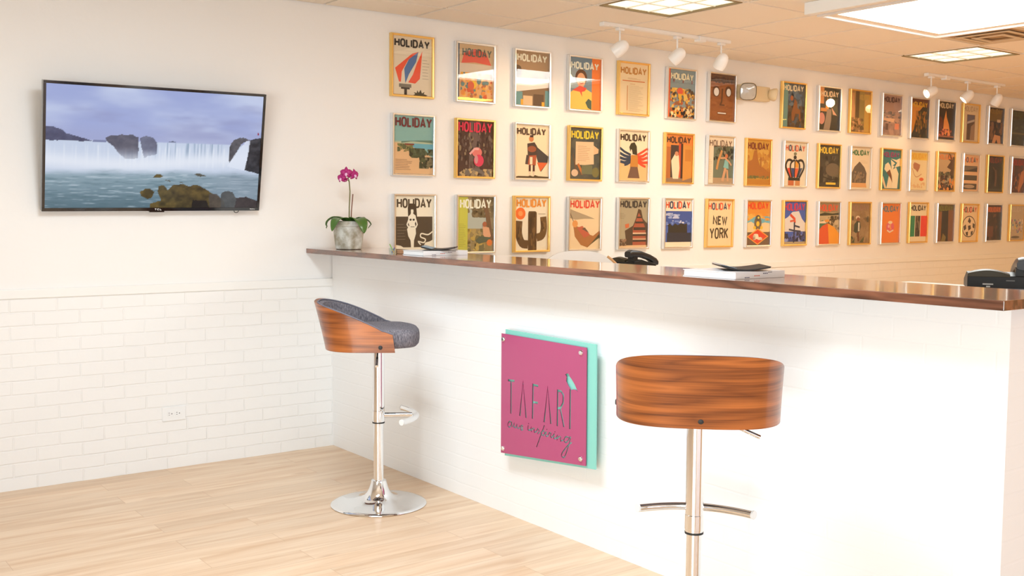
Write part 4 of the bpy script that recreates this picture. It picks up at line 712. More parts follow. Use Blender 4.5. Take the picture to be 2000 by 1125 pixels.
r3 = [
 ('silver', 'black and white sketch of a long haired bather', A_((240,228,204), ('rect',.03,.1,.97,.64,(74,62,48)), ('title',(66,54,38),{'x0':.05,'y0':.80,'h':.15}), ('poly',[(.34,.58),(.33,.8),(.38,.87),(.50,.87),(.55,.8),(.57,.62),(.55,.48),(.36,.48)],(62,50,36)), ('poly',[(.42,.74),(.40,.68),(.34,.64),(.34,.54),(.37,.48),(.31,.42),(.34,.3),(.40,.22),(.42,.02),(.48,.02),(.49,.22),(.54,.34),(.53,.46),(.51,.52),(.55,.58),(.53,.66),(.47,.69),(.46,.76)],(240,230,208)), ('ell',.40,.585,.028,.018,(50,40,30)), ('ell',.48,.585,.028,.018,(50,40,30)), ('line',[(.36,.60),(.31,.50),(.36,.44)],.03,(240,230,208)), ('line',[(.53,.60),(.57,.50),(.53,.44)],.03,(240,230,208)), ('ell',.44,.735,.035,.045,(240,230,208)), ('poly',[(.38,.77),(.40,.84),(.48,.84),(.50,.77),(.44,.765)],(62,50,36)), ('rect',.4,.455,.5,.465,(50,40,30)), ('poly',[(0,0),(0,.15),(.15,.13),(.3,.06),(.42,.0)],(240,228,204)), ('poly',[(.5,0),(.7,.06),(.78,.18),(.9,.2),(1,.24),(1,0)],(240,228,204)), ('line',[(.98,.38),(.85,.32),(.68,.34),(.66,.28),(.78,.24),(.74,.18),(.6,.2),(.66,.14)],.03,(240,228,204),{'curve':True}), ('lines',.05,.32,.24,.5,6,(140,126,104)))),
 ('silver', 'reader under a tree beside a yellow-green strip', A_((160,140,104), ('rect',.28,.42,.8,.8,(176,180,166)), ('blobs',.28,.62,1,1,[(130,112,78),(150,130,92),(112,96,66)],40,.09,50), ('blobs',.28,0,1,.42,[(150,130,84),(176,150,90),(120,110,70),(190,160,80)],60,.08,51), ('line',[(.72,1),(.86,.6),(.96,.2)],.12,(116,86,60)), ('ell',.76,.5,.06,.05,(170,96,64)), ('poly',[(.7,.46),(.88,.44),(.94,.28),(.82,.22),(.72,.3)],(222,164,124)), ('poly',[(.5,.2),(.62,.28),(.9,.26),(.95,.2),(.6,.14)],(88,96,74)), ('ell',.9,.16,.08,.06,(222,124,56)), ('rect',0,0,.28,1,(196,192,76)), ('lines',.04,.24,.1,.5,14,(150,144,60)), ('title',(244,236,214),{'x0':.06,'x1':.94,'y0':.80,'h':.15}))),
 ('gold', 'brown saguaro cactus and orange sun', A_((240,222,192), ('ell',.17,.70,.15,.115,(238,110,40)), ('ell',.17,.70,.07,.05,(246,150,80)), ('poly',[(.40,0),(.40,.70),(.42,.745),(.62,.745),(.66,.72),(.66,0)],(96,66,34)), ('line',[(.13,.56),(.12,.32),(.22,.14),(.4,.11)],.2,(100,70,38),{'curve':True}), ('line',[(.86,.64),(.88,.42),(.82,.28),(.66,.24)],.19,(112,80,42),{'curve':True}), ('rect',.4,0,.66,.7,(96,66,34)), ('blobs',.42,0,.64,.72,[(82,56,30),(120,86,46),(66,46,26)],40,.03,53,{'asp':3}), ('blobs',.06,.2,.2,.5,[(82,56,30),(124,90,50)],14,.03,54,{'asp':2}), ('blobs',.8,.36,.93,.62,[(92,64,34),(134,98,56)],14,.03,55,{'asp':2}), ('rect',.7,.69,.92,.70,(170,150,120)), ('title',(232,144,48),{'y0':.83,'h':.14}))),
 ('silver', 'figure dozing in a striped hammock', A_((240,204,156), ('poly',[(0,.8),(.2,.75),(.6,.66),(.85,.6),(.5,.6),(.2,.58),(0,.62)],(176,152,118)), ('line',[(.03,.72),(.18,.5)],.02,(96,76,56)), ('poly',[(.14,.48),(.2,.25),(.4,.08),(.62,.03),(1,.24),(1,.36),(.8,.26),(.6,.3),(.4,.42)],(176,112,60)), ('poly',[(.58,.02),(1,.22),(1,.3),(.75,.12)],(90,78,48)), ('ell',.2,.5,.09,.07,(226,150,80)), ('poly',[(.26,.42),(.44,.46),(.7,.28),(.5,.22)],(196,96,66)), ('poly',[(.42,.4),(.52,.43),(.66,.32)],(112,86,66)), ('title',(226,74,54),{'x0':.03,'x1':1.0,'y0':.82,'h':.14,'st':.055}))),
 ('silver', 'tall half timbered house with striped gable', A_((170,152,118), ('rect',0,0,1,.06,(222,180,130)), ('poly',[(.68,.80),(.6,.6),(.5,.45),(.22,.35),(.28,.05),(1,.05),(1,.5),(.85,.6),(.78,.78)],(84,62,44)), ('poly',[(.5,.05),(.5,.4),(.64,.62),(.7,.72),(.8,.62),(.95,.4),(.98,.05)],(168,84,56)), ('rect',.52,.36,.95,.42,(66,50,38)), ('rect',.5,.28,.97,.31,(222,180,140)), ('rect',.5,.24,.97,.28,(66,50,38)), ('rect',.5,.16,.97,.19,(206,160,120)), ('rect',.5,.12,.97,.16,(66,46,36)), ('rect',.58,.50,.88,.54,(66,50,38)), ('rect',.64,.61,.8,.64,(66,50,38)), ('poly',[(.22,.48),(.36,.5),(.36,.42),(.24,.4)],(206,104,60)), ('blobs',0,.04,.28,.18,[(96,70,50),(150,110,80)],20,.05,57), ('lines',.04,.24,.6,.7,4,(130,112,86)), ('title',(62,52,44),{'x0':.03,'x1':.98,'y0':.83,'h':.13,'st':.045}))),
 ('silver', 'city skyline under deep blue sky', A_((238,214,176), ('rect',0,.1,1,.76,(58,82,142)), ('blobs',.05,.6,.6,.72,[(150,160,190),(190,190,204)],14,.08,59,{'asp':.5}), ('blobs',0,.46,1,.56,[(110,130,180),(210,204,200)],20,.06,60,{'asp':.5}), ('poly',[(.1,.1),(.12,.46),(.2,.5),(.3,.44),(.4,.5),(.5,.46),(.62,.5),(.75,.48),(.85,.5),(.88,.1)],(44,40,34)), ('rect',0,.1,.14,.44,(70,96,160)), ('rect',.1,.1,1,.3,(44,46,56)), ('rect',0,0,1,.1,(236,214,176)), ('title',RB,{'y0':.82,'h':.14,'x0':.03,'x1':.97,'st':.06}))),
 ('gold', 'plain tan page lettered with two dark words', A_((238,202,148), ('text','NEW',(72,58,40),.24,.82,.46,.2,.05), ('text','YORK',(72,58,40),.12,.88,.15,.25,.05), ('title',RB,{'y0':.80,'h':.14,'x0':.04,'st':.055}))),
 ('silver', 'owl like creature above a red diamond kite', A_((222,138,46), ('rect',0,0,1,.66,(112,168,170)), ('blobs',0,.56,1,.72,[(226,150,60),(232,168,70)],20,.1,62,{'asp':.5}), ('poly',[(0,.5),(.2,.54),(.45,.46),(.8,.52),(1,.5),(1,.3),(0,.3)],(232,196,140)), ('rect',0,0,1,.3,(112,84,60)), ('ell',.5,.5,.16,.16,(112,92,66)), ('ell',.5,.62,.11,.07,(96,78,56)), ('ell',.5,.49,.07,.06,(234,182,50)), ('ell',.52,.63,.04,.025,(240,200,70)), ('ell',.36,.40,.06,.04,(236,180,48)), ('ell',.66,.40,.06,.04,(236,180,48)), ('poly',[(.06,.2),(.5,.37),(.94,.2),(.5,.02)],(216,64,36)), ('line',[(.06,.2),(.5,.37),(.94,.2),(.5,.02)],.03,(236,150,60),True), ('blobs',.3,.12,.7,.26,[(238,210,170),(230,196,150)],9,.09,78,{'asp':.6}), ('title',(230,74,34),{'y0':.83,'h':.14,'st':.06}))),
 ('gold', 'red and navy acrobat against cloudy blue sky', A_((60,88,156), ('poly',[(0,.3),(0,.58),(.2,.64),(.4,.76),(.7,.78),(.85,.6),(1,.5),(1,.3)],(222,206,186)), ('blobs',0,.05,1,.3,[(60,66,106),(90,100,150),(140,144,176),(40,44,66)],50,.08,64), ('rect',0,0,1,.06,(176,150,110)), ('line',[(.3,.7),(.5,.6),(.52,.5)],.08,(214,66,38)), ('line',[(.3,.54),(.5,.56)],.06,(206,90,60)), ('line',[(.5,.52),(.5,.35),(.48,.04)],.06,(40,44,66)), ('line',[(.25,.35),(.5,.32),(.8,.3)],.05,(52,54,72)), ('line',[(.5,.44),(.75,.4)],.05,(52,54,72)), ('title',(206,48,72),{'y0':.80,'h':.16,'x0':.03,'x1':.97,'st':.075}))),
 ('silver', 'red and yellow beach umbrella over a crowded shore', A_((190,160,112), ('rect',0,.76,1,1,(150,124,84)), ('poly',[(0,.72),(.3,.76),(.7,.74),(1,.76),(1,.7),(0,.68)],(60,56,38)), ('blobs',.3,.3,1,.68,[(66,56,38),(150,124,84),(200,168,120),(90,70,46)],50,.07,66), ('poly',[(0,.32),(.44,.5),(.2,.58),(0,.52)],(76,112,78)), ('poly',[(0,.5),(.4,.5),(.3,.56),(0,.54)],(240,196,150)), ('poly',[(0,0),(0,.32),(.2,.44),(.46,.5),(.54,0)],(216,82,38)), ('poly',[(.46,.5),(.54,0),(1,0),(1,.26),(.8,.4)],(232,146,40)), ('ell',.42,.56,.12,.03,(226,140,50)), ('title',(226,84,48),{'y0':.80,'h':.15,'st':.065}))),
 ('gold', 'walking man in green coat on brown ground', A_((146,112,72), ('blobs',0,0,1,.8,[(152,118,78),(138,104,66),(160,126,84)],60,.12,68), ('ell',.4,.64,.11,.05,(222,190,150)), ('ell',.42,.6,.08,.05,(140,80,50)), ('poly',[(.2,.3),(.22,.48),(.36,.56),(.52,.54),(.56,.4),(.5,.28),(.3,.26)],(52,58,42)), ('rect',.42,.3,.5,.52,(206,190,160)), ('line',[(.42,.28),(.46,.05)],.08,(110,60,36)), ('ell',.14,.63,.05,.06,(86,70,48)), ('ell',.92,.6,.06,.08,(80,68,46)), ('blobs',0,.02,.25,.18,[(84,86,50),(70,74,44)],12,.05,69), ('poly',[(.5,.02),(.76,.18),(.7,.02)],(76,78,46)), ('title',(156,112,84),{'y0':.83,'h':.13,'st':.05}))),
 ('silver', 'small pink and white figure on plain orange', A_((228,118,40), ('ell',.52,.4,.22,.14,(216,90,96)), ('ell',.52,.52,.12,.04,(240,200,150)), ('line',[(.36,.32),(.5,.27),(.7,.32)],.05,(240,200,160)), ('line',[(.55,.48),(.52,.4),(.58,.34)],.05,(234,150,60)), ('ell',.44,.42,.05,.04,(236,160,150)), ('title',(84,112,110),{'y0':.80,'h':.14,'st':.06}))),
 ('gold', 'green, white and red flag with a dark statue strip', A_((238,206,160), ('rect',0,.13,.33,.68,(20,122,76)), ('rect',.36,.13,.64,.68,(92,70,50)), ('blobs',.37,.14,.63,.67,[(70,52,38),(120,96,70),(56,42,32)],24,.06,71,{'asp':2}), ('rect',.67,.13,1,.68,(224,56,40)), ('title',(62,46,34),{'y0':.82,'h':.13,'st':.05}))),
 ('silver', 'two brown pillars around a black passage', A_((92,74,34), ('rect',0,0,.3,.8,(132,80,42)), ('rect',.7,0,1,.85,(120,72,40)), ('poly',[(.28,0),(.3,.82),(.68,.84),(.72,0)],(26,20,16)), ('poly',[(.3,0),(.4,.22),(.6,.12),(.55,0)],(120,96,44)), ('title',(108,104,36),{'y0':.84}))),
 ('gold', 'checkered brown and cream ball in an oval outline', A_((226,190,138), ('ell',.5,.4,.44,.30,(60,46,32),{'n':28}), ('ell',.5,.4,.40,.275,(228,194,146),{'n':28}), ('poly',[(.5,.66),(.62,.56),(.56,.48),(.42,.54)],(64,46,32)), ('poly',[(.14,.4),(.3,.46),(.34,.34),(.2,.28)],(64,46,32)), ('poly',[(.44,.42),(.6,.44),(.64,.34),(.48,.28)],(64,46,32)), ('poly',[(.74,.5),(.88,.46),(.86,.34),(.74,.38)],(64,46,32)), ('poly',[(.3,.24),(.46,.26),(.46,.14),(.36,.15)],(64,46,32)), ('poly',[(.64,.26),(.78,.28),(.74,.18),(.64,.16)],(64,46,32)), ('title',[(206,76,60),(92,66,52)]*3+[(206,76,60)],{'y0':.80,'h':.14,'st':.05}))),
 ('silver', 'dark interior with orange title band', A_((50,30,18), ('rect',0,.8,.97,.95,(150,74,34)), ('blobs',0,0,1,.75,[(66,40,24),(38,24,16),(96,54,30),(30,20,14)],60,.1,75), ('rect',.1,.1,.5,.4,(96,50,30)), ('rect',.78,0,1,.8,(28,24,16)), ('title',(190,90,40),{'y0':.81,'h':.13,'st':.05}))),
 ('gold', 'scattered coloured blossoms on pale grey', A_((180,154,120), ('blobs',.05,.2,.95,.6,[(160,110,120),(112,128,126),(200,160,90),(206,180,150),(120,96,84),(90,120,130)],36,.06,77), ('ell',.45,.08,.3,.035,(92,76,56)), ('title',(194,170,138),{'y0':.83,'st':.03}))),
]
X1 = [0.357,0.785,1.205,1.629,2.046,2.488,2.897,3.682,4.116,4.514,4.942,5.346,5.75,6.144,6.567,6.968]
X2 = [0.363,0.786,1.209,1.634,2.054,2.479,2.895,3.302,3.719,4.133,4.54,4.958,5.358,5.772,6.177,6.590,7.007]
X3 = [0.372,0.791,1.211,1.637,2.062,2.483,2.899,3.315,3.735,4.152,4.556,4.972,5.376,5.795,6.185,6.600,7.020]
def frame_mesh(kind):
    b = MB(); D = .027
    o = [(-FW/2, -FH/2), (FW/2, -FH/2), (FW/2, FH/2), (-FW/2, FH/2)]
    rings = []
    for ins, y in ((0, 0), (0, -D*.8), (.003, -D), (.008, -D), (.0105, -D*.93), (MW, -D*.88), (MW, 0)):
        rings.append([(x - math.copysign(ins, x), y, z - math.copysign(ins, z)) for x, z in o])
    vs = [p for r in rings for p in r]; fs = []
    for k in range(len(rings)):
        kk = (k+1) % len(rings)
        for i in range(4): j = (i+1) % 4; fs.append((k*4+i, k*4+j, kk*4+j, kk*4+i))
    b.add(vs, fs); ob = b.build('frame_moulding', M[kind]); me = ob.data; bpy.data.objects.remove(ob); return me
FM = {k: frame_mesh(k) for k in ('gold', 'silver')}
b = MB(); b.add([(-CW/2, 0, -CH/2), (CW/2, 0, -CH/2), (CW/2, 0, CH/2), (-CW/2, 0, CH/2)], [(0,1,2,3)])
_o = b.build('glass_pane', M['glass']); GM = _o.data; bpy.data.objects.remove(_o)
rnd = random.Random(7)
def place_frames(rows, X, zc, where):
    for (kind, desc, art), x in zip(rows, X):
        r = thing('framed_magazine_cover', (x+FW/2, -.0015, zc + rnd.uniform(-.003, .003)), f'{kind} framed magazine cover, {desc}', 'framed picture', 0, 'framed magazine covers on the back wall')
        r.rotation_euler = (R_(rnd.uniform(.1, .9)), R_(rnd.uniform(-.25, .25)), 0)
        r.location.y = -.002 - FH/2*math.sin(r.rotation_euler[0])
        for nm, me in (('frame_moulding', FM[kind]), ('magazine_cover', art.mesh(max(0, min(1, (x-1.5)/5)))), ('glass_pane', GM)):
            o = bpy.data.objects.new(nm, me); C.objects.link(o); o.parent = r
            if nm == 'magazine_cover': o.location.y = -.011
            if nm == 'glass_pane': o.location.y = -.0225
place_frames(r1, X1, 2.084, 'top'); place_frames(r2, X2, 1.645, 'middle'); place_frames(r3, X3, 1.203, 'bottom')

# television lettering and small parts
def flat_text(txt, x0, x1, z0, h, st, y=-.0045):
    b = MB()
    for qs in text_quads(txt, x0, x1, z0, h, st):
        for q in qs: b.add([(p[0], y, p[1]) for p in q], [(0,1,2,3)])
    return b
M['logo'] = newmat('silver_lettering', (.8,.8,.8), .3)
tvp(flat_text('TCL', -.012, .022, .0035, .009, .0022).build('logo', M['logo'], tv))
tvp(flat_text('ROKU', TW/2-.050, TW/2-.024, .006, .005, .0012).build('badge', M['logo'], tv))
b = MB(); b.box(-.036, .036, -.003, .012, -.006, .001); tvp(b.build('logo_tab', M['gloss_black'], tv, bevel=.001))
b = MB(); b.tube([(.40+.012*math.cos(a), .004, -.001-.011*math.sin(a)) for a in [PI*i/10 for i in range(11)]], .0017, 8); tvp(b.build('receiver_loop', M['black'], tv))
b = MB(); b.box(-.12, .12, .028, .032, .18, .44); tvp(b.build('mounting_plate', M['black'], tv))
b = MB()
for s in (-.1, .1): b.box(s-.012, s+.012, -.085, -.001, .235, .265); b.box(s-.012, s+.012, -.008, 0, .1, .45)
b.build('wall_bracket', M['black'], tv)

# ------------------------------------------------------------------ outlet
ol = thing('wall_outlet', (-.872, -.006, .273), 'white double power outlet plate on the brick below the television', 'outlet')
b = MB(); b.box(-.058, .058, -.006, 0, -.035, .035); b.build('cover_plate', M['white'], ol, bevel=.002)
for cx in (-.019, .019):
    b = MB(); b.lathe([(0, 0), (.0165, 0), (.0165, .0015), (0, .0015)], 24)
    s = b.build('socket', M['white'], ol); s.rotation_euler = (PI/2, 0, 0); s.location = (cx, -.006, 0)
    b = MB()
    b.box(-.0085, -.0035, -.0016, .0, .004, .006); b.box(-.0085, -.0035, -.0016, .0, -.006, -.004); b.box(.005, .009, -.0016, 0, -.002, .002)
    h_ = b.build('slot', M['ink'], s); h_.rotation_euler = (-PI/2, 0, 0); h_.location = (0, 0, .0012)

# ------------------------------------------------------------------ orchid
CT = 1.0765
pt = thing('potted_orchid', (-.010, -.212, CT), 'small magenta orchid with arching leaves in a weathered grey pot at the counter end', 'plant')
conc = newmat('weathered_concrete', rgb(176,172,156), .8)
tc = N(conc, 'ShaderNodeTexCoord'); n_ = N(conc, 'ShaderNodeTexNoise', Scale=16.0, Detail=5.0, Roughness=.6); LK(conc, tc.outputs['Object'], n_.inputs['Vector'])
cr = N(conc, 'ShaderNodeValToRGB'); LK(conc, n_.outputs[0], cr.inputs[0]); e = cr.color_ramp.elements; e[0].position = .38; e[0].color = (*rgb(160,152,132),1); e[1].position = .62; e[1].color = (*rgb(214,214,206),1)
LK(conc, cr.outputs[0], BS(conc).inputs['Base Color'])
b = MB(); vs = []; fs = []; nn = 48
prof = [(.0, .0), (.050, .0), (.055, .003), (.0665, .118), (.0705, .120), (.0725, .145), (.070, .147), (.064, .147), (.062, .125), (0, .125)]
for r_, z in prof:
    for i in range(nn):
        a = 2*PI*i/nn; ca_, sa_ = math.cos(a), math.sin(a); q = (abs(ca_)**5+abs(sa_)**5)**(-.2); vs.append((ca_*r_*q, sa_*r_*q, z))
for k in range(len(prof)-1):
    for i in range(nn): j = (i+1) % nn; fs.append((k*nn+i, k*nn+j, (k+1)*nn+j, (k+1)*nn+i))
b.add(vs, fs, 0, True); po = b.build('pot', conc, pt); po.rotation_euler = (0, 0, R_(14))
b = MB(); b.lathe([(0, .128), (.045, .132), (.06, .127)], 24, cap=False); b.build('moss', newmat('moss', rgb(70,84,40), .95), pt)
gst = newmat('green_stem', rgb(112,110,62), .6); brn = newmat('stake', rgb(122,78,58), .6)
leafm = newmat('orchid_leaf', rgb(70,108,40), .38, coat=.3)
# view-right direction along the counter corner is (.87,-.49)
rd = Vector((.868, -.496, 0)); fd_ = Vector((.496, .868, 0))
stem = [rd*(.003)+Vector((0,0,.13)), rd*(.004)+Vector((0,0,.22)), rd*.008+Vector((0,0,.30)), rd*.004+Vector((0,0,.352)), rd*-.002+Vector((0,0,.375)), rd*.03+Vector((0,0,.385))]
b = MB(); b.tube(stem, .0032, 8); b.tube([stem[3], rd*-.02+Vector((0,0,.372)), rd*-.032+Vector((0,0,.378))], .002, 8); b.build('stem', gst, pt)
b = MB(); b.tube([rd*.012+Vector((0,0,.13)), rd*.016+Vector((0,0,.21)), rd*.023+Vector((0,0,.287))], .003, 8); b.build('flower_stake', brn, pt)
def leaf(pts, wid, side):
    """arching strap leaf along pts; side = width direction"""
    P3 = []
    P_ = [Vector(p) for p in pts]; P_ = [P_[0]*2-P_[1]] + P_ + [P_[-1]*2-P_[-2]]
    for i in range(1, len(P_)-2):
        for k in range(6):
            t = k/6; a, b_, c, d = P_[i-1:i+3]; P3.append(.5*((2*b_)+(c-a)*t+(2*a-5*b_+4*c-d)*t*t+(3*b_-a-3*c+d)*t**3))
    P3.append(P_[-2]); n = len(P3); vs = []; fs = []
    for i, p in enumerate(P3):
        f_ = i/(n-1); w_ = wid*(math.sin(PI*min(1, (f_*.88+.12))**.85)**.7 + .02)
        t = (P3[min(i+1, n-1)]-P3[max(i-1, 0)]).normalized(); s = Vector(side).normalized(); up = s.cross(t).normalized()
        for k in range(7):
            q = (k-3)/3; vs.append(p + s*q*w_/2 + up*(abs(q)*w_*.12)*(1 if up.z > 0 else -1))
    for i in range(n-1):
        for k in range(6): fs.append((i*7+k, i*7+k+1, (i+1)*7+k+1, (i+1)*7+k))
    b = MB(); b.add(vs, fs, 0, True); o = b.build('leaf', leafm, pt)
    md = o.modifiers.new('thick', 'SOLIDIFY'); md.thickness = .0022
    return o
Z = lambda r_, f_, z: rd*r_ + fd_*f_ + Vector((0,0,z))
leaf([Z(-.005,0,.135), Z(-.035,-.01,.160), Z(-.075,-.02,.165), Z(-.108,-.025,.142), Z(-.113,-.03,.108)], .046, fd_*.8+rd*.2)
leaf([Z(0,-.02,.138), Z(-.03,-.055,.158), Z(-.062,-.085,.150), Z(-.082,-.09,.095)], .064, rd*.75+fd_*-.5)
leaf([Z(.01,-.01,.138), Z(.045,-.05,.160), Z(.07,-.085,.135), Z(.082,-.095,.085)], .076, rd*.8+fd_*.5)
leaf([Z(.01,.01,.138), Z(.05,0,.162), Z(.095,-.01,.152), Z(.115,-.01,.128), Z(.100,-.01,.108)], .048, fd_)
leaf([Z(0,.02,.138), Z(.01,.06,.158), Z(-.02,.10,.14)], .045, rd)
leaf([Z(0,.0,.135), Z(.015,-.03,.157), Z(-.01,-.06,.158)], .03, rd)
pet = newmat('magenta_petal', rgb(172,26,112), .5); pet2 = newmat('pale_petal_centre', rgb(236,180,220), .5)
def bloom(c, tilt, turn, s):
    b = MB()
    Rm = Matrix.Rotation(turn, 3, 'Z') @ Matrix.Rotation(tilt, 3, 'X')
    # flower faces -Y before turning; five petals plus lip
    for a, L_, w_ in ((90, .026, .015), (18, .025, .024), (162, .025, .024), (-48, .024, .014), (228, .024, .014)):
        a = R_(a); vs = []; fs = []
        for i in range(7):
            f_ = i/6
            for k in range(5):
                q = (k-2)/2; ww = w_*math.sin(PI*(.12+.84*f_))**.8/2
                r_ = L_*f_; x = r_*math.cos(a) - q*ww*math.sin(a); z = r_*math.sin(a) + q*ww*math.cos(a)
                vs.append(Vector(c) + Rm @ Vector((x, -.010*f_*(1-f_)*2 + .006*f_*f_ + .003*q*q, z))*s)
        for i in range(6):
            for k in range(4): fs.append((i*5+k, i*5+k+1, (i+1)*5+k+1, (i+1)*5+k))
        b.add(vs, fs, 0, True)
    o = b.build('flower', pet, pt); md = o.modifiers.new('thick', 'SOLIDIFY'); md.thickness = .0008
    b = MB(); cc = Vector(c) + Rm @ Vector((0, -.006, -.004))*s
    b.tube([cc + Rm @ Vector((0, .004, .004))*s, cc, cc + Rm @ Vector((0, -.006, -.008))*s], [.003*s, .006*s, .003*s], 10); lp = b.build('lip', pet2, o)
tn = math.atan2(-.496, .868)
bloom(Z(-.036,-.02,.368), .1, tn-.5, 1.1); bloom(Z(-.010,-.03,.394), .0, tn, 1.3); bloom(Z(.032,-.01,.386), .0, tn+.6, 1.2)
bloom(Z(-.018,-.012,.360), .5, tn+.2, .7); bloom(Z(.036,.01,.400), -.5, tn+1.0, .7)

# ------------------------------------------------------------------ things on the countertop
def book_stack(x0, x1, y0, y1, label, lab2, s):
    h = .0215
    r = thing('hardback_book', ((x0+x1)/2, (y0+y1)/2, CT), label, 'book'); r_loc = Vector(r.location)
    W_, D_ = (x1-x0)/2, (y1-y0)/2
    b = MB(); b.box(-W_+.003, W_-.003, -D_+.002, D_-.003, .0022, h-.0022); b.build('pages', newmat('page_block', (.9,.9,.89), .8), r)
    b = MB(); b.box(-W_, W_, -D_, D_, 0, .002); b.box(-W_, W_, -D_, D_, h-.002, h); b.box(-W_, W_, -D_-.0015, -D_+.0015, 0, h)
    cv = newmat('white_book_cover', (.82,.82,.84), .35); cvo = b.build('book_cover', cv, r)
    b = MB(); rr = random.Random(3)
    for cx, cz, w_, c in ((-.03, .0085, .028, 0), (.012, .015, .024, 1), (.036, .018, .02, 2), (-.075, .004, .024, 1)):
        for k in range(3): b.box(cx+k*w_/3, cx+k*w_/3+w_/4.2, -D_-.0018, -D_-.0014, cz-.0014, cz+.0014, c)
    b.build('spine_print', [newmat('red_ink', rgb(206,92,70), .6), newmat('navy_ink', rgb(70,74,104), .6), newmat('grey_ink', rgb(120,116,120), .6)], cvo)
    # open dark magazine resting on top, one leaf lifted
    m = thing('open_magazine', ((x0+x1)/2, (y0+y1)/2, CT+h+.0004), lab2, 'magazine')
    vs = []; nx = 16; dx = .078; dy = .085
    def surf(i, z_add):
        f_ = -1 + 2*i/nx
        z = .001 + (.012*max(0, -f_)**2 if f_ < 0 else .010*f_**1.5)
        return f_*dx, z + z_add
    def sheet(z_add, name, mt, yo, lift=0, e=0):
        b = MB(); vs = []; fs = []
        for i in range(nx+1):
            x, z = surf(i, z_add)
            for yy in (-dy-yo, dy+yo): vs.append((x+e, yy, z + (lift*(max(0, -x/dx))**2)))
        n = len(vs); vs += [(p[0], p[1], p[2]+.0022) for p in vs]
        for i in range(nx):
            fs += [(2*i, 2*i+1, 2*i+3, 2*i+2), (n+2*i, n+2*i+2, n+2*i+3, n+2*i+1), (2*i, 2*i+2, n+2*i+2, n+2*i), (2*i+1, n+2*i+1, n+2*i+3, 2*i+3)]
        fs += [(0, n, n+1, 1), (2*nx, 2*nx+1, n+2*nx+1, n+2*nx)]
        b.add(vs, fs); o = b.build(name, mt, m); return o
    o1 = sheet(0, 'magazine_pages', newmat('dark_printed_pages', rgb(40,34,32), .7), 0)
    o2 = sheet(.0026, 'front_cover', newmat('dark_glossy_cover', rgb(46,38,34), .6), .003, 0)
    b = MB(); b.add([(-dx*.98, -dy*.9, .0190), (-dx*.35, -dy*.9, .0075), (-dx*.35, dy, .0075), (-dx*.98, dy, .0190), (-dx*.98, -dy*.9, .0202), (-dx*.35, -dy*.9, .0087), (-dx*.35, dy, .0087), (-dx*.98, dy, .0202)], [(3,2,1,0),(4,5,6,7),(0,1,5,4),(1,2,6,5),(2,3,7,6),(3,0,4,7)])
    b.build('lifted_leaf', newmat('pale_blue_page', rgb(122,150,170), .4), m)
    m.rotation_euler = (0, 0, s); m.location.x += .012; m.location.y -= .02
book_stack(-.113, .122, -2.925, -2.703, 'thick white hardback on the countertop, above the right bar stool', 'dark open magazine lying on the white book nearest the right bar stool', R_(-38))
book_stack(-.088, .155, -1.068, -.888, 'thick white hardback on the countertop, just right of the orchid', 'dark open magazine lying on the white book near the orchid', R_(-38))
ph = thing('pencil_glass', (-.068, -.762, CT), 'tiny clear glass holding coloured pencils between the orchid and the left book', 'pencil holder')
b = MB(); b.lathe([(0, 0), (.016, 0), (.018, .026), (.0165, .026), (.0148, .002), (0, .002)], 24); b.build('glass', mat_glass('cup_glass', (.93,.97,.95)), ph)
for i, (a, c) in enumerate(((2.6, (120,176,90)), (2.2, (236,170,60)), (.2, (90,90,160)))):
    b = MB(); d = Vector((math.cos(a)*.014, math.sin(a)*.014, .044 if i < 2 else .026)); b.tube([(-d.x*.4, -d.y*.4, .003), (d.x, d.y, d.z)], .0022, 6)
    tag(b.build('pencil', newmat('pencil_paint', rgb(*c), .5), None, ph.location), ('green', 'orange', 'short violet')[i]+' pencil leaning in the tiny glass by the orchid', 'pencil', 'pencils in the small glass')
cb_ = thing('card_box', (-.05, -.812, CT), 'small tan card box between the pencil glass and the left book', 'box')
b = MB(); b.box(-.014, .014, -.016, .016, 0, .014); b.build('box_tray', newmat('tan_card', rgb(176,132,96), .8), cb_, bevel=.001)
b = MB(); b.box(-.015, .015, -.017, .017, .0142, .018); b.build('lid', newmat('tan_card_lid', rgb(190,148,110), .8), cb_, bevel=.001)

# ------------------------------------------------------------------ behind the counter
def cabinet(loc_, W_, D_, Hh, label, ndoor, nm='storage_cabinet'):
    r = thing(nm, loc_, label, 'cabinet')
    b = MB(); b.box(0, W_, -D_, 0, 0, Hh-.02); b.build('body', M['white'], r, bevel=.002)
    b = MB(); b.box(-.01, W_+.0, -D_-.01, .01, Hh-.0195, Hh); b.build('cabinet_top', M['white'], r, bevel=.002)
    for i in range(ndoor):
        y1 = -.01 - i*D_/ndoor; y0 = y1 - D_/ndoor + .01
        b = MB(); b.box(W_+.0005, W_+.018, y0, y1, .06, Hh-.03); d = b.build('door', M['white'], r, bevel=.002)
        b = MB(); b.tube([(W_+.03, y0+.04, Hh*.6), (W_+.03, y0+.04, Hh*.75)], .005, 8); b.build('handle', M['chrome'], d)
    return r
cabinet((.50, -2.69, 0), .72, 1.1, 1.010, 'white cabinet behind the counter carrying the large black phone', 2)
cabinet((1.66, -.03, 0), .7, .75, .925, 'white cabinet by the wall behind the counter carrying the farther black phone', 2)
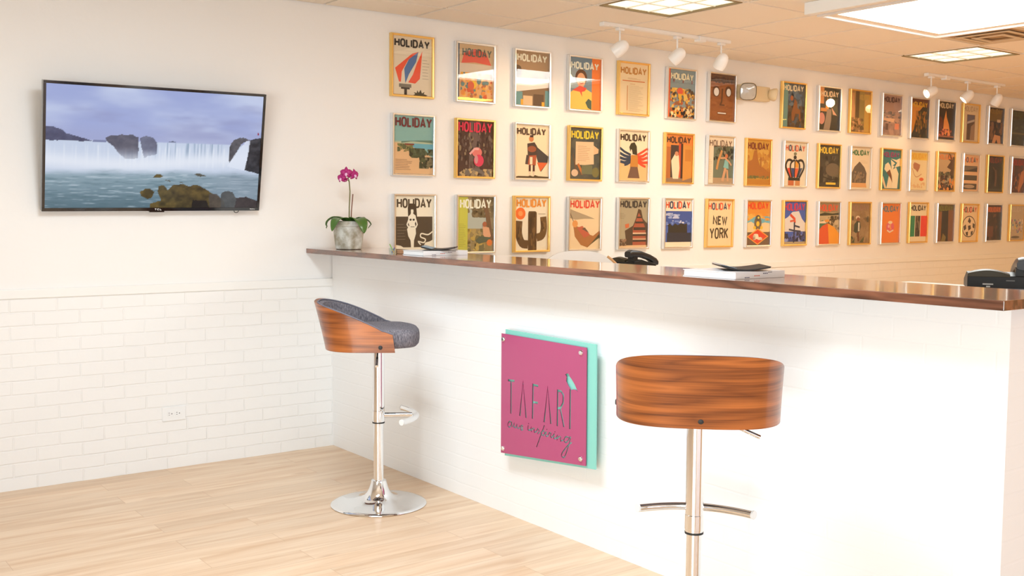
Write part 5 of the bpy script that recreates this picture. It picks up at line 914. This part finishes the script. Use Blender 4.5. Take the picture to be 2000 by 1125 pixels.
def phone(loc_, rz, label, sc_=1.0):
    r = thing('desk_phone', loc_, label, 'telephone', rz)
    # local: x to the viewer's right, y away; back of the phone faces -y
    b = MB(); n = 14; vs = []; fs = []
    W_ = .205
    for i in range(n+1):                        # wedge body
        x = -W_/2 + W_*i/n
        vs += [(x, 0, .004), (x, 0, .046), (x, .05, .058), (x, .15, .03), (x, .15, .004)]
    for i in range(n):
        for k in range(5): fs.append((i*5+k, (i+1)*5+k, (i+1)*5+(k+1) % 5, i*5+(k+1) % 5))
    fs += [[0,1,2,3,4], [n*5+k for k in (4,3,2,1,0)]]
    b.add(vs, fs); b.build('phone_base', M['black'], r, bevel=.002)
    b = MB(); vs = []; fs = []                  # domed display hood
    for i in range(n+1):
        f_ = i/n; x = -.1025 + .128*f_; h = .050 + .018*math.sin(PI*(.12+.8*f_))
        vs += [(x, -.004, .043), (x, -.002, h-.004), (x, .02, h), (x, .07, h-.012), (x, .07, .043)]
    for i in range(n):
        for k in range(5): fs.append((i*5+k, (i+1)*5+k, (i+1)*5+(k+1) % 5, i*5+(k+1) % 5))
    fs += [[0,1,2,3,4], [n*5+k for k in (4,3,2,1,0)]]
    b.add(vs, fs); b.build('display_hood', newmat('dark_olive_plastic', rgb(52,46,30), .4, spec=.3), r, bevel=.001)
    b = MB(); b.box(-.1025, .1025, -.0035, 0, .003, .006); b.build('trim_strip', newmat('grey_trim', rgb(110,112,118), .4), r)
    b = MB(); b.box(-.056, -.024, -.0012, 0, .017, .021); b.box(-.045, -.033, -.0012, 0, .009, .0135); b.build('rear_label', newmat('pale_label', rgb(176,176,170), .5), r)
    b = MB(); b.box(.014, .04, -.0012, 0, .030, .0335); b.build('port', newmat('port_grey', rgb(96,96,94), .5), r)
    # handset lying in its cradle front to back
    pts = [(.068, -.018, .090), (.068, .0, .094), (.068, .06, .092), (.068, .12, .074), (.068, .16, .052), (.068, .172, .045)]
    b = MB(); vs = []; fs = []
    for i, (x, y, z) in enumerate(pts):
        hw = .026; hh = (.016, .022, .017, .016, .02, .014)[i]
        for k in range(16):
            a = 2*PI*k/16; q = (abs(math.cos(a))**4+abs(math.sin(a))**4)**(-.25)
            vs.append((x+hw*q*math.cos(a), y, z-.006+hh*q*math.sin(a)))
    for i in range(len(pts)-1):
        for k in range(16): j = (k+1) % 16; fs.append((i*16+k, i*16+j, (i+1)*16+j, (i+1)*16+k))
    fs += [list(range(16))[::-1], [(len(pts)-1)*16+k for k in range(16)]]
    b.add(vs, fs, 0, True); b.build('handset', newmat('satin_black', (.015,.015,.018), .3, spec=.35), r)
    b = MB(); b.box(.042, .094, .004, .03, .045, .075); b.build('cradle', M['black'], r)
    r.scale = (sc_,)*3; return r
phone((1.06, -3.145, 1.0102), R_(-56), 'large black desk phone seen from behind at the right end of the countertop', 1.1)
phone((1.80, -.35, .925), R_(-95), 'black desk phone with raised handset showing over the middle of the countertop', 1.15)
# white moulded chair
chs = newmat('white_leather', (.84,.84,.83), .4, coat=.2); tan = newmat('tan_edge', rgb(196,150,98), .5)
chx = thing('office_chair', (1.25, -.60, 0), 'white rounded chair back with tan edge rising behind the countertop, left of the far phone', 'chair', tn)
b = MB(); vs = []; fs = []; nA, nB = 24, 12
for s in (0, 1):
    for i in range(nA+1):
        a = -1 + 2*i/nA
        for k in range(nB+1):
            t = k/nB; hgt = .50 + .556*t*(1-.22*abs(a)**3.2)*1.0; yy = .05*a*a*-1 + .07*t*t
            vs.append((a*.245*(1-.12*(1-t)), yy + .02*s, hgt))
kB = nB+1; o_ = (nA+1)*kB
for i in range(nA):
    for k in range(nB):
        fs.append((i*kB+k, (i+1)*kB+k, (i+1)*kB+k+1, i*kB+k+1)); fs.append((o_+i*kB+k, o_+i*kB+k+1, o_+(i+1)*kB+k+1, o_+(i+1)*kB+k))
    fs.append((i*kB+nB, (i+1)*kB+nB, o_+(i+1)*kB+nB, o_+i*kB+nB)); fs.append((i*kB, o_+i*kB, o_+(i+1)*kB, (i+1)*kB))
for i in (0, nA):
    for k in range(nB): fs.append((i*kB+k, i*kB+k+1, o_+i*kB+k+1, o_+i*kB+k))
rim = [Vector(vs[i*kB+nB])+Vector((0,.01,0)) for i in range(nA+1)]
rim = [Vector(vs[k])+Vector((0,.01,0)) for k in range(0, nB)] + rim + [Vector(vs[nA*kB+k])+Vector((0,.01,0)) for k in range(nB-1, -1, -1)]
b.add(vs, fs, 0, True); b.build('backrest', chs, chx)
b = MB(); b.tube(rim[nB+nA-4:], .0115, 10); b.build('edge_trim', tan, chx)
b = MB(); b.box(-.24, .24, -.46, .0, .44, .51); b.build('seat', chs, chx, bevel=.025, seg=3)
b = MB(); b.tube([(0, -.2, .08), (0, -.2, .44)], .025, 16); b.build('gas_post', M['chrome'], chx)
for i in range(5):
    a = 2*PI*i/5; b = MB(); b.tube([(0, -.2, .09), (.26*math.cos(a), -.2+.26*math.sin(a), .06)], [.022, .014], 10); lg = b.build('leg', M['chrome'], chx)
    b = MB(); c_ = Vector((.26*math.cos(a), -.2+.26*math.sin(a), .026)); b.tube([c_+Vector((-.012,0,0)), c_+Vector((.012,0,0))], .026, 14); b.build('caster', M['black'], lg)

# ------------------------------------------------------------------ emergency light
em = thing('emergency_light', (3.36, -.001, 2.137), 'beige twin-head emergency light unit between the top row of frames', 'emergency light')
b = MB(); b.box(-.17, .15, -.055, 0, -.052, .052); b.build('housing', M['beige'], em, bevel=.008, seg=3)
lens = newmat('clear_lamp_lens', rgb(186,178,166), .12, coat=.6)
for nm, cx, an in (('a', -.125, R_(-35)), ('b', .120, R_(58))):
    b = MB(); vs = []; fs = []; nn = 32
    prof = [(.0, .0), (.022, .002), (.034, .012), (.047, .035), (.052, .058), (.050, .062)]
    for r_, d in prof:
        for i in range(nn):
            a = 2*PI*i/nn; q = (abs(math.cos(a))**3.4+abs(math.sin(a))**3.4)**(-1/3.4); vs.append((r_*q*math.cos(a), -d, r_*q*math.sin(a)))
    for k in range(len(prof)-1):
        for i in range(nn): j = (i+1) % nn; fs.append((k*nn+i, k*nn+j, (k+1)*nn+j, (k+1)*nn+i))
    b.add(vs, fs, 0, True); hd = b.build('lamp_head', M['beige'], em); hd.scale = (1.2,)*3 if nm == 'a' else (.88,)*3; hd.location = (cx, -.058, .004); hd.rotation_euler = (0, R_(45 if nm == 'a' else 0), an) if 0 else (R_(8), 0, an)
    b = MB(); vs = []; fs = []
    for r_, d in ((.0485, .058), (.045, .066), (.03, .071), (0, .073)):
        for i in range(nn):
            a = 2*PI*i/nn; q = (abs(math.cos(a))**3.4+abs(math.sin(a))**3.4)**(-1/3.4); vs.append((r_*q*math.cos(a), -d, r_*q*math.sin(a)))
    for k in range(3):
        for i in range(nn): j = (i+1) % nn; fs.append((k*nn+i, k*nn+j, (k+1)*nn+j, (k+1)*nn+i))
    b.add(vs, fs, 0, True); b.build('lens', lens, hd)

# ------------------------------------------------------------------ ceiling lights
WARM = (1.0, .62, .30)
def troffer(x0, x1, y0, y1, label, st):
    cx, cy = (x0+x1)/2, (y0+y1)/2; W_, D_ = (x1-x0)/2, (y1-y0)/2
    r = thing('ceiling_light', (cx, cy, H), label, 'ceiling light')
    b = MB(); t = .012
    for a, c, d, e_ in ((-W_, W_, -D_, -D_+t), (-W_, W_, D_-t, D_), (-W_, -W_+t, -D_+t, D_-t), (W_-t, W_, -D_+t, D_-t)): b.box(a, c, d, e_, -.004, .05)
    b.build('frame', newmat('bronze_edge', rgb(140,122,84), .5), r)
    b = MB(); b.box(-W_+t, W_-t, -D_+t, D_-t, .006, .012)
    m = newmat('prismatic_diffuser', (.8,.8,.7), .5); tc = N(m, 'ShaderNodeTexCoord')
    sp = N(m, 'ShaderNodeSeparateXYZ'); LK(m, tc.outputs['Object'], sp.inputs[0]); prod = []
    for ax, dd in ((0, W_-t), (1, D_-t)):       # 3 x 3 soft cells, brighter in their middles
        q = N(m, 'ShaderNodeMath', operation='MULTIPLY'); LK(m, sp.outputs[ax], q.inputs[0]); q.inputs[1].default_value = 3*PI/(2*dd)
        c_ = N(m, 'ShaderNodeMath', operation='COSINE'); LK(m, q.outputs[0], c_.inputs[0])
        a_ = N(m, 'ShaderNodeMath', operation='ABSOLUTE'); LK(m, c_.outputs[0], a_.inputs[0]); prod.append(a_)
    pm = N(m, 'ShaderNodeMath', operation='MULTIPLY'); LK(m, prod[0].outputs[0], pm.inputs[0]); LK(m, prod[1].outputs[0], pm.inputs[1])
    mr = N(m, 'ShaderNodeMapRange'); LK(m, pm.outputs[0], mr.inputs[0]); mr.inputs[2].default_value = .6; mr.inputs[3].default_value = st*.74; mr.inputs[4].default_value = st*1.25
    BS(m).inputs['Emission Color'].default_value = (1, .93, .76, 1); LK(m, mr.outputs[0], BS(m).inputs['Emission Strength'])
    b.build('diffuser', m, r)
    bars = MB()
    for k in (-1, 1): bars.box(k*(W_-t)/3-.004, k*(W_-t)/3+.004, -D_+t, D_-t, .0015, .0058); bars.box(-W_+t, W_-t, k*(D_-t)/3-.004, k*(D_-t)/3+.004, .0017, .0057)
    bars.build('louvre', newmat('cream_louvre', (.85,.82,.7), .5), r)
troffer(*FIX[0], 'square recessed ceiling light with soft grid lens above the left track', .92)
troffer(*FIX[1], 'square recessed ceiling light right of the big bright panel, above the far track', .92)
x0, x1, y0, y1 = SKY
sk = thing('light_panel', ((x0+x1)/2, (y0+y1)/2, H), 'large glowing white ceiling panel in a white raised trim, upper right', 'ceiling light')
W_, D_ = (x1-x0)/2, (y1-y0)/2; b = MB(); t = .022
for a, c, d, e_ in ((-W_-t, W_+t, -D_-t, -D_), (-W_-t, W_+t, D_, D_+t), (-W_-t, -W_, -D_, D_), (W_, W_+t, -D_, D_)): b.box(a, c, d, e_, -.014, -.0005)
b.build('trim_frame', newmat('white_gloss_trim', (.9,.9,.9), .3, emit=(1,.95,.9), es=0), sk)
b = MB(); t = .055
for a, c, d, e_ in ((-W_, W_, -D_, -D_+t), (-W_, W_, D_-t, D_), (-W_, -W_+t, -D_+t, D_-t), (W_-t, W_, -D_+t, D_-t)): b.box(a, c, d, e_, -.002, .05)
b.build('well', M['ceiling'], sk)
b = MB(); b.box(-W_+t, W_-t, -D_+t, D_-t, .012, .018); b.build('diffuser', mat_emit('bright_diffuser', (.93,1,.99), 17), sk)
b = MB(); b.box(0, .05, -2.2, 0, -.062, -.0005)
vl = thing('ceiling_rail', (1.875, -1.61, H), 'white box-section rail fixed under the ceiling left of the big bright panel', 'rail')
b.build('rail_body', M['trim'], vl, bevel=.002)
b = MB(); b.box(.004, .046, -.001, .0015, -.058, -.004); b.build('end_plate', M['white'], vl)
# vent
vt = thing('ceiling_vent', ((VENT[0]+VENT[1])/2, (VENT[2]+VENT[3])/2, H), 'square louvred air vent in the ceiling beside the big bright panel', 'air vent')
W_, D_ = (VENT[1]-VENT[0])/2, (VENT[3]-VENT[2])/2; b = MB()
for k, zz in ((0, -.003), (1, -.010), (2, -.016)):
    f0 = 1-.28*k; f1 = f0-.13
    for a, c, d, e_ in ((-W_*f0, W_*f0, -D_*f0, -D_*f1), (-W_*f0, W_*f0, D_*f1, D_*f0), (-W_*f0, -W_*f1, -D_*f1, D_*f1), (W_*f1, W_*f0, -D_*f1, D_*f1)): b.box(a, c, d, e_, zz, zz+.0024)
b.build('louvre', newmat('vent_cream', rgb(214,196,170), .5), vt)
b = MB(); b.box(-W_*.95, W_*.95, -D_*.95, D_*.95, -.0012, -.0004); b.build('duct_opening', newmat('vent_dark', rgb(176,146,112), .9), vt)

# ------------------------------------------------------------------ track lights
def track(xa, xb, y, heads, cx_, label, gname, pw):
    r = thing('track_light', (xa, y, H), label, 'track light', 0, 'track lights behind the counter')
    L_ = xb-xa
    b = MB(); b.box(0, L_, -.017, .017, -.020, -.0003); b.build('track', M['lampwhite'], r, bevel=.002)
    b = MB(); b.box(-.012, .03, -.02, .02, -.024, -.0003); b.build('end_cap', M['lampwhite'], r, bevel=.003)
    b = MB(); b.box(cx_-.03, cx_+.03, -.024, .024, -.034, -.0003); b.build('feed_connector', M['lampwhite'], r, bevel=.004)
    for hx, tgt, lit in heads:
        b = MB(); b.box(hx-.022, hx+.022, -.016, .016, -.036, -.0205)
        b.tube([(hx, 0, -.036), (hx, 0, -.105)], .0055, 10); st = b.build('stem', M['lampwhite'], r, bevel=.0015)
        d = (Vector(tgt) - Vector((xa+hx, y, H-.135))).normalized()
        b = MB(); prof = [(.0, -.058), (.016, -.055), (.028, -.045), (.036, -.028), (.040, -.004), (.041, .018), (.038, .042), (.035, .042), (.035, .030), (0, .030)]
        b.lathe(prof, 32); hd = b.build('lamp_head', M['lampwhite'], r); hd.location = (hx, 0, -.138)
        hd.rotation_euler = d.to_track_quat('Z', 'Y').to_euler()
        b = MB(); b.lathe([(0, .0315), (.022, .0315), (.022, .034), (0, .036)], 24); b.build('bulb', mat_emit('warm_bulb', (1,.85,.6), 9), hd)
        l = bpy.data.lights.new('track_lamp', 'SPOT'); l.energy = pw; l.color = WARM; l.spot_size = R_(88); l.spot_blend = 1.0; l.shadow_soft_size = .035
        lo = bpy.data.objects.new('track_lamp', l); C.objects.link(lo)
        lo.location = Vector((xa+hx, y, H-.138)) + d*.06; lo.rotation_euler = d.to_track_quat('-Z', 'Y').to_euler()
track(1.44, 2.50, -.55, [(.13, (1.15, 0, 1.75), 1), (.60, (1.75, 0, 1.7), 1), (.99, (2.45, 0, 1.5), 1)], .80, 'white three-lamp ceiling track above the left-hand frames', 't', 9.5)
track(4.83, 5.96, -.48, [(.06, (3.85, 0, 1.7), 1), (.58, (4.95, 0, 1.6), 1), (1.03, (5.85, 0, 1.5), 1)], .26, 'farther white three-lamp ceiling track at the right', 't', 9.5)
